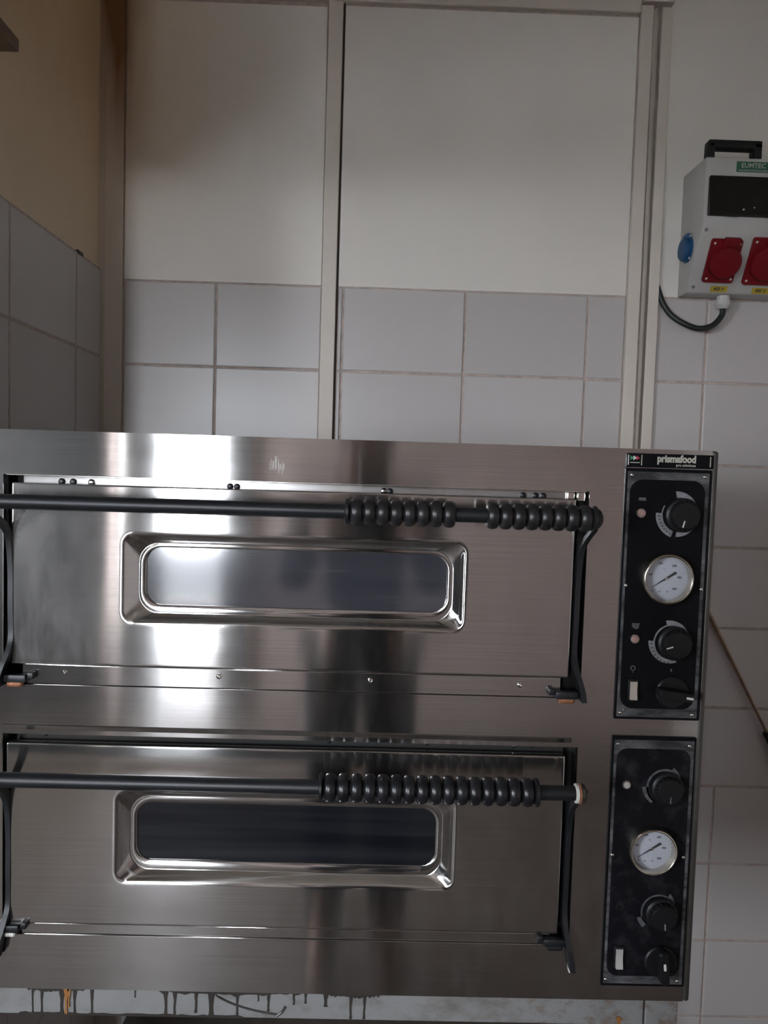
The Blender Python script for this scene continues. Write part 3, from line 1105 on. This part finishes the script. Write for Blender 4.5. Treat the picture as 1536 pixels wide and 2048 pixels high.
text('lettering', 'prismafood', 0.0129, (0.3920, -0.0033, 1.5157), print_sand, bs, xs=0.86, bold=0.0006)
text('lettering', 'pro solutions', 0.0052, (0.4043, -0.0033, 1.5080), print_sand, bs, xs=0.92, bold=0.00008)
for dx, m_ in ((0.0072, logo_green), (0.0110, print_white), (0.0148, logo_red)):
    bm = BM()
    x = PX0 + dx
    prism(bm, [(x - 0.0024, 1.5190), (x - 0.0024, 1.5130), (x + 0.0024, 1.5160)], 'y', -0.0036, -0.0030)
    obj('logo_arrow', bm, m_, bs, smooth=0)
bbox('logo_underline', print_sand, bs, PX0 + 0.0048, PX0 + 0.0172, -0.0034, -0.0030, 1.5094, 1.5106)
for x, m_ in ((PX0 + 0.0024, print_white), (PX0 + 0.0197, print_sand), (PX1 - 0.0030, print_sand)):
    bbox('strip_divider', m_, bs, x - 0.0006, x + 0.0006, -0.0034, -0.0030, 1.5068, 1.5200)
for x, z in ((0.335, 1.4940), (0.4305, 1.4940), (0.3335, 1.3495), (0.4330, 1.3470), (0.3345, 1.1803), (0.4300, 1.1795)):
    screw('screw', x, -0.0030, z, 0.0026, chrome, pu, False)
screw('screw', 0.3382, -0.0030, 1.1850, 0.0012, chrome, pu, False)
k = knob(0.4015, 1.4437, 255, oven, [(176, 250, 0.0225, 0.0312, None), (102, 22, 0.0225, 0.0312, 0.0240), (262, 322, 0.0225, 0.0290, 0.0250), (150, 176, 0.0225, 0.0240, None)])
ticks(k, 0.4015, 1.4437, 184, 244, 7, 0.0272)
k = knob(0.4000, 1.2755, 197, oven, [(176, 285, 0.0225, 0.0312, 0.0270), (108, 18, 0.0225, 0.0305, 0.0235), (176, 106, 0.0225, 0.0246, None)])
ticks(k, 0.4000, 1.2755, 184, 262, 8, 0.0272)
thermometer(0.3850, 1.3603, 0.0334)
lamp(0.3487, 1.4447, lens_red)
lamp(0.3484, 1.2794, lens_red)
bbox('printed_icon', print_faint, pu, 0.3450, 0.3545, -0.0037, -0.0033, 1.4608, 1.4650, 0.0001)
bm = BM()
prism(bm, [(0.3440, 1.3000), (0.3540, 1.3000), (0.3530, 1.2935), (0.3495, 1.2918), (0.3445, 1.2950)], 'y', -0.0037, -0.0033)
obj('printed_icon', bm, print_faint, pu, smooth=0)
bm = BM()
sector(bm, 0.3483, 1.2403, 0, 359.9, 0.0022, 0.0036, -0.0037, -0.0033, 18)
box(bm, 0.3479, 0.3487, -0.0037, -0.0033, 1.2340, 1.2368)
obj('printed_icon', bm, print_faint, pu, smooth=0)
text('numeral', '0', 0.0050, (0.3990, -0.0037, 1.2386), print_grey, pu)
rocker(0.3493, 1.2114, rocker_m, 0.0118)
selector(0.4010, 1.2095, -8, 0.0120)

# lower control panel
bm = BM()
loops(bm, [(PX0 - .0006, PX1 - .0008, 0.8058, 1.1488, 0.001, 0.0), (PX0 - .0006, PX1 - .0008, 0.8058, 1.1488, 0.001, -0.0022), (PX0, PX1 - .0014, 0.8064, 1.1482, 0.001, -0.0028)], True, True)
pl_ = obj('control_panel', bm, panel_black, oven, smooth=30)
bm = BM()
loops(bm, [(PX0 + .0022, PX1 - .0036, 0.8095, 1.1440, 0.001, -0.0027), (PX0 + .0022, PX1 - .0036, 0.8095, 1.1440, 0.001, -0.00295)], True, True)
obj('dusty_border', bm, plate_m, pl_, smooth=0)
bm = BM()
loops(bm, [(PX0 + .0060, PX1 - .0080, 0.8205, 1.1325, 0.014, -0.0028), (PX0 + .0060, PX1 - .0080, 0.8205, 1.1325, 0.014, -0.0033)], True, True)
obj('black_overlay', bm, plate_m2, pl_, smooth=0)
for x, z in ((0.3340, 1.1383), (0.4290, 1.1374), (0.3332, 0.9872), (0.4287, 0.9860), (0.3322, 0.8150), (0.4290, 0.8142)):
    screw('screw', x, -0.0030, z, 0.0026, chrome, pl_, False)
knob(0.4005, 1.0815, 270, oven, [(180, 232, 0.0215, 0.0300, 0.0280), (68, 30, 0.0225, 0.0285, 0.0240), (232, 68, 0.0218, 0.0246, None)], 0.0212, print_faint, print_faint)
knob(0.4010, 0.9105, 275, oven, [(196, 226, 0.0215, 0.0300, None), (60, 25, 0.0215, 0.0290, 0.0235), (226, 60, 0.0218, 0.0240, None)], 0.0212, print_grey, print_faint)
thermometer(0.3840, 0.9977, 0.0320)
lamp(0.3473, 1.0838, lens_white)
obj('lamp_hole', lathe(BM(), (0.3467, -0.0030, 0.9158), (0, -1, 0), [(0, 0.0050), (0.0004, 0.0050), (0.0005, 0.0044), (0.0001, 0.0043), (0.0001, 0)], 20), dark_void, pl_)
rocker(0.3480, 0.8470, rocker_m2, 0.0130)
selector(0.4040, 0.8425, 96, -0.001)

# ------------------------------------------------------------------ stand under the oven
stand = thing('oven_stand', 'grimy white painted stand with grease drips carrying the pizza oven', 'stand', (-0.04, 0.4, FZ))
fr = bbox('front_rail', stand_m, stand, -0.515, 0.3888, 0.004, 0.028, 0.7452, ZB, 0.002)
for x0, y0 in ((0.3912, 0.004), (-0.560, 0.004), (0.3912, 0.74), (-0.560, 0.74)):
    bbox('leg', stand_m, stand, x0, x0 + 0.0448, y0, y0 + 0.045, FZ, ZB, 0.002)
bbox('side_rail', stand_m, stand, 0.395, 0.430, 0.050, 0.740, 0.7452, ZB, 0.002)
bbox('side_rail', stand_m, stand, -0.555, -0.520, 0.050, 0.740, 0.7452, ZB, 0.002)
bbox('back_rail', stand_m, stand, -0.515, 0.3888, 0.750, 0.780, 0.7452, ZB, 0.002)
bbox('lower_shelf', steel_dark, stand, -0.53, 0.405, 0.03, 0.76, 0.20, 0.225, 0.002)
bbox('under_tray', dark_void, stand, -0.515, 0.3888, 0.030, 0.745, 0.735, 0.745)
DR = BM()
DR2 = BM()


def drip(bm, x, w, z1, y=0.0036):
    """a run of dried grease, a little proud of the rail"""
    z0 = ZB - 0.0005
    pts = []
    n = 6
    for i in range(n + 1):
        t = i / n
        ww = w * (1.5 - 0.9 * min(1, t * 2.2)) * random.uniform(0.85, 1.15)
        if i == n:
            ww = w * 0.9
        pts.append((x + random.uniform(-.0004, .0004), z0 + (z1 - z0) * t, ww))
    L = [(x - w_ / 2, z) for x, z, w_ in pts]
    R2 = [(x + w_ / 2, z) for x, z, w_ in reversed(pts)]
    prism(bm, L + R2, 'y', y - 0.0008, y + 0.0012)


for x, w, z in ((-0.437, .0022, .748), (-0.425, .0030, .7465), (-0.398, .0060, .748), (-0.381, .0036, .747), (-0.358, .0034, .7465), (-0.259, .0046, .748), (-0.247, .0038, .749),
                (-0.2185, .0042, .752), (-0.198, .0085, .748), (-0.163, .0034, .749), (-0.121, .0036, .756), (-0.087, .0030, .766), (-0.071, .0030, .768), (-0.044, .0060, .764), (-0.010, .0040, .7475),
                (0.0085, .0036, .7475), (-0.30, .0016, .772), (-0.135, .0020, .770)):
    drip(DR, x, w, z)
for x0_, x1_ in ((-0.270, -0.075), (-0.445, -0.36), (-0.045, 0.03)):
    n = 26
    top = [(x0_ + (x1_ - x0_) * i / n, ZB - 0.0004) for i in range(n + 1)]
    bot = [(x0_ + (x1_ - x0_) * i / n, ZB - 0.001 - 0.005 * abs(math.sin(i * 1.7)) * random.random() - 0.0035 * math.sin(PI * i / n)) for i in range(n, -1, -1)]
    prism(DR, top + bot, 'y', 0.0027, 0.005)
strap_pts = smooth_path([(-0.192, 0.0034, 0.777), (-0.170, 0.0034, 0.766), (-0.140, 0.0034, 0.757), (-0.105, 0.0034, 0.751)], 4)
tube(DR, strap_pts, 0.0013, 6)
tube(DR, smooth_path([(-0.112, 0.0034, 0.748), (-0.103, 0.0034, 0.755), (-0.098, 0.0034, 0.763)], 3), 0.0018, 6)
n = 40
prism(DR, [(-0.455 + 0.30 * i / n, 0.7456) for i in range(n + 1)] + [(-0.155 - 0.30 * i / n, 0.7475 + 0.0022 * random.random()) for i in range(n + 1)], 'y', 0.0030, 0.006)
obj('grease_drips', DR, drip_m, stand, smooth=0)['kind'] = 'stuff'
for x, w, z in ((-0.392, .0050, .748), (-0.388, .0030, .757), ):
    drip(DR2, x, w, z, 0.0030)
prism(DR2, [(0.352, 0.7575), (0.3565, 0.7580), (0.3600, 0.7540), (0.3575, 0.7500), (0.3570, 0.7458), (0.3535, 0.7458), (0.3540, 0.7510), (0.3510, 0.7545)], 'y', 0.0026, 0.005)
obj('rust_runs', DR2, drip_rust, stand, smooth=0)['kind'] = 'stuff'

# ------------------------------------------------------------------ socket box on the back wall
BX0, BX1 = 0.7262, 1.0150
sb = thing('socket_box', 'grey plastic power socket box with black carrying handle on the wall', 'socket box', ((BX0 + BX1) / 2, D, 1.931))
bm = BM()
prof = [(D - 0.0005, 2.2200), (D - 0.128, 2.2160), (D - 0.128, 2.0640), (D - 0.056, 1.9310), (D - 0.0005, 1.9310)]
prism(bm, prof, 'x', BX0, BX1)
bmesh.ops.bevel(bm, geom=bm.edges[:], offset=0.004, segments=2, affect='EDGES', profile=0.5)
obj('housing', bm, plastic_grey, sb)
# smoked window for the breakers, hinged on the upper front
cw = bbox('breaker_cover', smoked, sb, BX0 + 0.008, BX1 - 0.010, D - 0.1365, D - 0.126, 2.0850, 2.1730, 0.003)
bbox('cover_catch', handle_m, cw, 0.775, 0.800, D - 0.1385, D - 0.1355, 2.0830, 2.0880, 0.001)
bbox('cover_catch', handle_m, cw, 0.862, 0.885, D - 0.1385, D - 0.1355, 2.0830, 2.0880, 0.001)
screw('cover_screw', 0.8130, D - 0.1365, 2.0990, 0.0022, washer_white, cw, False)
screw('cover_screw', 0.8370, D - 0.1365, 2.1040, 0.0014, washer_white, cw, False)
# carrying handle
bm = BM()
box(bm, 0.7395, 0.7545, D - 0.108, D - 0.080, 2.2120, 2.2580, 0.003)
box(bm, 0.8440, 0.8620, D - 0.108, D - 0.080, 2.2120, 2.2580, 0.003)
box(bm, 0.7400, 0.8620, D - 0.108, D - 0.080, 2.2460, 2.2640, 0.003)
obj('carry_handle', bm, handle_m, sb)
# sticker
st = bbox('maker_sticker', green_lab, sb, 0.7955, 0.8720, D - 0.1290, D - 0.1275, 2.1845, 2.2075, 0.0003)
text('lettering', 'EUMTEC', 0.0150, (0.8335, D - 0.1292, 2.1985), print_sand, st, xs=0.98, bold=0.0002)
bbox('sticker_line', print_grey, st, 0.8000, 0.8670, D - 0.1293, D - 0.1289, 2.1865, 2.1900)
# inclined lower face: local frame (u down the slope, n outwards)
p0 = Vector((0, D - 0.128, 2.0640))
p1 = Vector((0, D - 0.056, 1.9310))
u = (p1 - p0).normalized()
nrm = Vector((0, -1, 0)) - u * Vector((0, -1, 0)).dot(u)
nrm.normalize()
# matrix: local X -> world X, local Z -> up the slope, local -Y -> outwards
SM = Matrix(((1, 0, 0, 0), (0, -nrm.y, -u.y, 0), (0, -nrm.z, -u.z, 0), (0, 0, 0, 1)))


def on_slope(bm, x, z):
    t = (z - p0.z) / (p1.z - p0.z)
    p = p0.lerp(p1, t)
    bm.transform(Matrix.Translation((x, p.y, p.z)) @ SM)
    return bm


def slope_pt(x, z, off=0.0):
    t = (z - p0.z) / (p1.z - p0.z)
    p = p0.lerp(p1, t) + nrm * off
    return Vector((x, p.y, p.z))


def red_socket(x, z, w, h):
    b = BM()
    loops(b, [(-w / 2, w / 2, -h / 2, h / 2, 0.006, 0.001), (-w / 2, w / 2, -h / 2, h / 2, 0.006, -0.006), (-w / 2 + .001, w / 2 - .001, -h / 2 + .001, h / 2 - .001, 0.006, -0.008)], True, True)
    s = obj('red_socket', on_slope(b, x, z), red_plastic, sb, smooth=40)
    b = BM()
    lathe(b, (0.004, -0.007, -0.002), (0, -1, 0), [(0, w * 0.50), (0.010, w * 0.50), (0.013, w * 0.47), (0.014, w * 0.40), (0.014, 0)], 36)
    box(b, -0.010, 0.026, -0.019, -0.006, h / 2 - 0.016, h / 2 + 0.005, 0.003)
    obj('socket_flap', on_slope(b, x, z), red_plastic, s, smooth=40)
    for sx in (-1, 1):
        for sz in (-1, 1):
            b = BM()
            lathe(b, (sx * (w / 2 - 0.0075), -0.0078, sz * (h / 2 - 0.0095)), (0, -1, 0), [(0, 0.0028), (0.001, 0.0028), (0.0018, 0.0012), (0.0018, 0)], 10)
            obj('screw', on_slope(b, x, z), washer_white, s)
    return s


red_socket(0.7895, 1.9975, 0.0720, 0.098)
red_socket(0.8875, 1.9990, 0.0790, 0.106)


def volt_label(x, z):
    b = BM()
    box(b, -0.0200, 0.0200, -0.0006, 0.0004, -0.0070, 0.0070)
    l = obj('voltage_label', on_slope(b, x, z), yellow_lab, sb, smooth=0)
    text('lettering', '400 V', 0.0105, slope_pt(x, z, 0.0007), print_dark, l, M=SM @ Matrix.Rotation(PI / 2, 4, 'X'), bold=0.0003)


volt_label(0.8000, 1.9405)
volt_label(0.8990, 1.9395)
for x, z in ((0.7390, 1.9430), (0.7365, 2.0560)):
    b = BM()
    lathe(b, (0, 0.001, 0), (0, -1, 0), [(0, 0.0034), (0.0016, 0.0034), (0.0016, 0.002), (0.0004, 0.002), (0.0004, 0)], 12)
    obj('cover_screw', on_slope(b, x, z), handle_m, sb)
# blue socket on its left side
b = BM()
lathe(b, (BX0 + 0.002, D - 0.052, 2.0315), (-1, 0, 0), [(0, 0.0300), (0.006, 0.0300), (0.0065, 0.0275), (0.0140, 0.0270), (0.0175, 0.0235), (0.0185, 0)], 30)
box(b, BX0 - 0.010, BX0 + 0.001, D - 0.066, D - 0.038, 2.0550, 2.0660, 0.002)
bs_ = obj('blue_socket', b, blue_plastic, sb)
for z in (2.0570, 2.0060):
    b = BM()
    lathe(b, (BX0 - 0.0040, D - 0.074, z), (-1, 0, 0), [(0, 0.0030), (0.002, 0.0030), (0.0026, 0.0015), (0.0026, 0)], 10)
    obj('screw', b, washer_white, bs_)
# gland underneath
b = BM()
lathe(b, (0.8255, D - 0.032, 1.9318), (0, 0, -1), [(0, 0.0150), (0.010, 0.0150), (0.0105, 0.0175), (0.022, 0.0175), (0.026, 0.0150), (0.031, 0.0115)], 12)
obj('cable_gland', b, plastic_pale, sb, smooth=20)

cab = obj('power_cable', tube(BM(), smooth_path([(0.8255, D - 0.032, 1.9003), (0.8240, D - 0.032, 1.8860), (0.8090, D - 0.032, 1.8660), (0.7880, D - 0.031, 1.8555), (0.7640, D - 0.030, 1.8540), (0.7330, D - 0.026, 1.8660),
                                                 (0.7080, D - 0.018, 1.8850), (0.6905, D - 0.011, 1.9110), (0.6800, D - 0.0072, 1.9380), (0.6740, D - 0.0068, 1.9560)], 7), 0.0068, 14), cable_m)
tag(cab, 'black rubber cable looping from the socket box into the wall trim', 'cable')

# ------------------------------------------------------------------ wooden pole leaning beside the oven
def pole_pt(z):
    return Vector((0.8472 + (1.1473 - z) * 0.541, D - 0.0085 - (1.26 - z) * 0.030, z))


pole = thing('wooden_pole', 'thin bare wooden pole leaning behind the oven against white tiles', 'pole', pole_pt(FZ))
obj('shaft', tube(BM(), [pole_pt(FZ + 0.004), pole_pt(1.26)], 0.0075, 14), wood, pole)
obj('black_sleeve', tube(BM(), [pole_pt(0.868), pole_pt(0.864), pole_pt(0.74), pole_pt(0.736)], [0.0085, 0.0105, 0.0105, 0.0085], 14), cable_m, pole)

# ------------------------------------------------------------------ hanging shelf (its underside shows at the top left)
sh = thing('hanging_shelf', 'dark brown hanging shelf above the left wall, only its corner showing', 'shelf', (-0.74, -0.5, 2.125))
bbox('shelf_board', shelf_m, sh, -1.15, -0.574, -2.30, 0.248, 2.125, 2.145, 0.002)
for x, y in ((-1.10, 0.20), (-1.10, -2.25), (-0.62, -2.25), (-0.62, -0.60)):
    obj('hanger_rod', tube(BM(), [(x, y, 2.110), (x, y, ZC)], 0.005, 8), steel_dark, sh)

# ------------------------------------------------------------------ the person taking the picture (mirrored in the steel)
def skin_mesh(nodes, edges, sub=2):
    """nodes: name -> (x, y, z, radius); one continuous surface grown from the joints"""
    names = list(nodes)
    me = bpy.data.meshes.new('t')
    me.from_pydata([nodes[n_][:3] for n_ in names], [(names.index(a), names.index(b_)) for a, b_ in edges], [])
    o = bpy.data.objects.new('t', me)
    COL.objects.link(o)
    md = o.modifiers.new('s', 'SKIN')
    md.use_smooth_shade = True
    for i, n_ in enumerate(names):
        sv = me.skin_vertices[0].data[i]
        r = nodes[n_][3]
        sv.radius = r if isinstance(r, tuple) else (r, r)
        sv.use_root = (i == 0)
    s2 = o.modifiers.new('u', 'SUBSURF')
    s2.levels = sub
    s2.render_levels = sub
    dg = bpy.context.evaluated_depsgraph_get()
    out = bpy.data.meshes.new_from_object(o.evaluated_get(dg))
    bpy.data.objects.remove(o)
    bpy.data.meshes.remove(me)
    b = BM()
    b.from_mesh(out)
    bpy.data.meshes.remove(out)
    return b


def chain(*n_):
    return list(zip(n_, n_[1:]))


PX, PY = -0.02, -1.40
per = thing('person', 'person in dark clothes holding up a phone, mirrored in the steel', 'person', (PX, PY, FZ))
N = {'pelvis': (PX, PY, 0.93, 0.13), 'waist': (PX, PY + .005, 1.06, 0.12), 'chest': (PX, PY, 1.26, 0.14), 'collar': (PX, PY, 1.385, 0.085), 'neck': (PX, PY + .01, 1.45, 0.052), 'jaw': (PX, PY + .035, 1.515, 0.062), 'skull': (PX, PY + .022, 1.585, 0.082), 'crown': (PX, PY + .012, 1.655, 0.052)}
Ed = chain('pelvis', 'waist', 'chest', 'collar', 'neck', 'jaw', 'skull', 'crown')
for s, nm in ((-1, 'l'), (1, 'r')):
    N.update({nm + 'sh': (PX + s * .175, PY, 1.375, 0.055), nm + 'el': (PX + s * .225, PY + .09, 1.125, 0.042), nm + 'wr': (PX + s * .105 + .01, PY + .31, 1.36, 0.028), nm + 'pa': (PX + s * .082 + .02, PY + .355, 1.425, 0.030),
              nm + 'hip': (PX + s * .09, PY, 0.87, 0.09), nm + 'kn': (PX + s * .098, PY + .02, 0.42, 0.058), nm + 'an': (PX + s * .10, PY - .01, FZ + 0.09, 0.042), nm + 'to': (PX + s * .115, PY + .15, FZ + 0.045, 0.036)})
    Ed += chain('collar', nm + 'sh', nm + 'el', nm + 'wr', nm + 'pa') + chain('pelvis', nm + 'hip', nm + 'kn', nm + 'an', nm + 'to')
body_bm = skin_mesh(N, Ed)
fing = []
for s in (-1, 1):
    base = Vector((PX + s * .082 + .02, PY + .360, 1.432))
    for i, (L, dz) in enumerate(((0.062, .040), (0.068, .020), (0.064, .000), (0.052, -.018))):
        a0 = base + Vector((s * -.002, 0.010, dz - 0.012))
        nd = {'a': (*a0, 0.0095), 'b': (a0.x - s * L * .42, a0.y + .022, a0.z + .006, 0.0088), 'c': (a0.x - s * L * .80, a0.y + .018, a0.z + .008, 0.0078), 'd': (a0.x - s * L, a0.y + .008, a0.z + .008, 0.0068)}
        fing.append(skin_mesh(nd, chain('a', 'b', 'c', 'd'), 1))
    t0 = base + Vector((0, -0.006, -0.012))
    nd = {'a': (*t0, 0.0125), 'b': (t0.x - s * .026, t0.y - .006, t0.z + .028, 0.0105), 'c': (t0.x - s * .040, t0.y - .002, t0.z + .050, 0.0085)}
    fing.append(skin_mesh(nd, chain('a', 'b', 'c'), 1))
# nose, ears, brow
for c, ax, r, L in (((PX, PY + .098, 1.565), (0, 1, -0.35), 0.014, 0.022), ((PX - .080, PY + .015, 1.565), (-1, 0, 0), 0.022, 0.012), ((PX + .080, PY + .015, 1.565), (1, 0, 0), 0.022, 0.012)):
    fing.append(lathe(BM(), c, ax, [(-0.012, r), (L * .5, r * .85), (L, r * .35), (L * 1.05, 0)], 12))
for f in fing:
    me = bpy.data.meshes.new('t')
    f.to_mesh(me)
    f.free()
    body_bm.from_mesh(me)
    bpy.data.meshes.remove(me)
obj('body', body_bm, skin_m, per, smooth=80)
for s in (-1, 1):
    obj('eye', lathe(BM(), (PX + s * .030, PY + .088, 1.590), (0, 1, 0), [(-0.008, 0.004), (0, 0.011), (0.008, 0.008), (0.011, 0)], 14), print_white, per)
obj('mouth', lathe(BM(), (PX - .022, PY + .094, 1.522), (1, 0, 0), [(0, 0.001), (0.010, 0.006), (0.022, 0.007), (0.034, 0.006), (0.044, 0.001)], 10), logo_red, per)
hair = skin_mesh({'a': (PX, PY - .006, 1.640, (0.088, 0.070)), 'b': (PX, PY - .040, 1.585, (0.085, 0.055)), 'c': (PX, PY - .045, 1.525, (0.070, 0.040)), 'd': (PX, PY + .030, 1.668, (0.066, 0.045))}, [('a', 'b'), ('b', 'c'), ('a', 'd')], 2)
obj('hair', hair, hair_m, per, smooth=80)
S = {k: N[k][:3] + (N[k][3] + .014,) for k in ('waist', 'chest', 'collar', 'lsh', 'rsh', 'lel', 'rel')}
S['hem'] = (PX, PY, 0.90, 0.155)
S['lcuff'] = (PX - .135, PY + .25, 1.315, 0.043)
S['rcuff'] = (PX + .145, PY + .25, 1.315, 0.043)
obj('shirt', skin_mesh(S, chain('chest', 'waist', 'hem') + chain('chest', 'collar') + chain('collar', 'lsh', 'lel', 'lcuff') + chain('collar', 'rsh', 'rel', 'rcuff')), cloth_dark, per, smooth=80)
T = {k: N[k][:3] + (N[k][3] + .016,) for k in ('pelvis', 'lhip', 'rhip', 'lkn', 'rkn')}
T['lhem'] = (PX - .10, PY - .008, FZ + 0.09, 0.066)
T['rhem'] = (PX + .10, PY - .008, FZ + 0.09, 0.066)
obj('trousers', skin_mesh(T, chain('pelvis', 'lhip', 'lkn', 'lhem') + chain('pelvis', 'rhip', 'rkn', 'rhem')), cloth_jean, per, smooth=80)
for s in (-1, 1):
    b = skin_mesh({'a': (PX + s * .10, PY - .035, 0.050, 0.048), 'b': (PX + s * .105, PY + .05, 0.046, 0.046), 'c': (PX + s * .118, PY + .165, 0.040, 0.040)}, chain('a', 'b', 'c'), 2)
    lo = min(v.co.z for v in b.verts)
    bmesh.ops.translate(b, verts=b.verts[:], vec=(0, 0, FZ - lo))
    obj('shoe', b, shoe_m, per, smooth=80)
ph = thing('phone', 'black phone held upright in both hands, mirrored in the steel', 'phone', (0.0, -0.990, 1.40))
bm = BM()
loops(bm, [(-0.036, 0.036, 1.365, 1.515, 0.010, -0.986), (-0.037, 0.037, 1.364, 1.516, 0.010, -0.990), (-0.036, 0.036, 1.365, 1.515, 0.010, -0.994)], True, True)
obj('phone_body', bm, phone_m, ph, smooth=30)
bbox('camera_bump', knob_m, ph, -0.030, 0.006, -0.9862, -0.984, 1.470, 1.508, 0.0006)
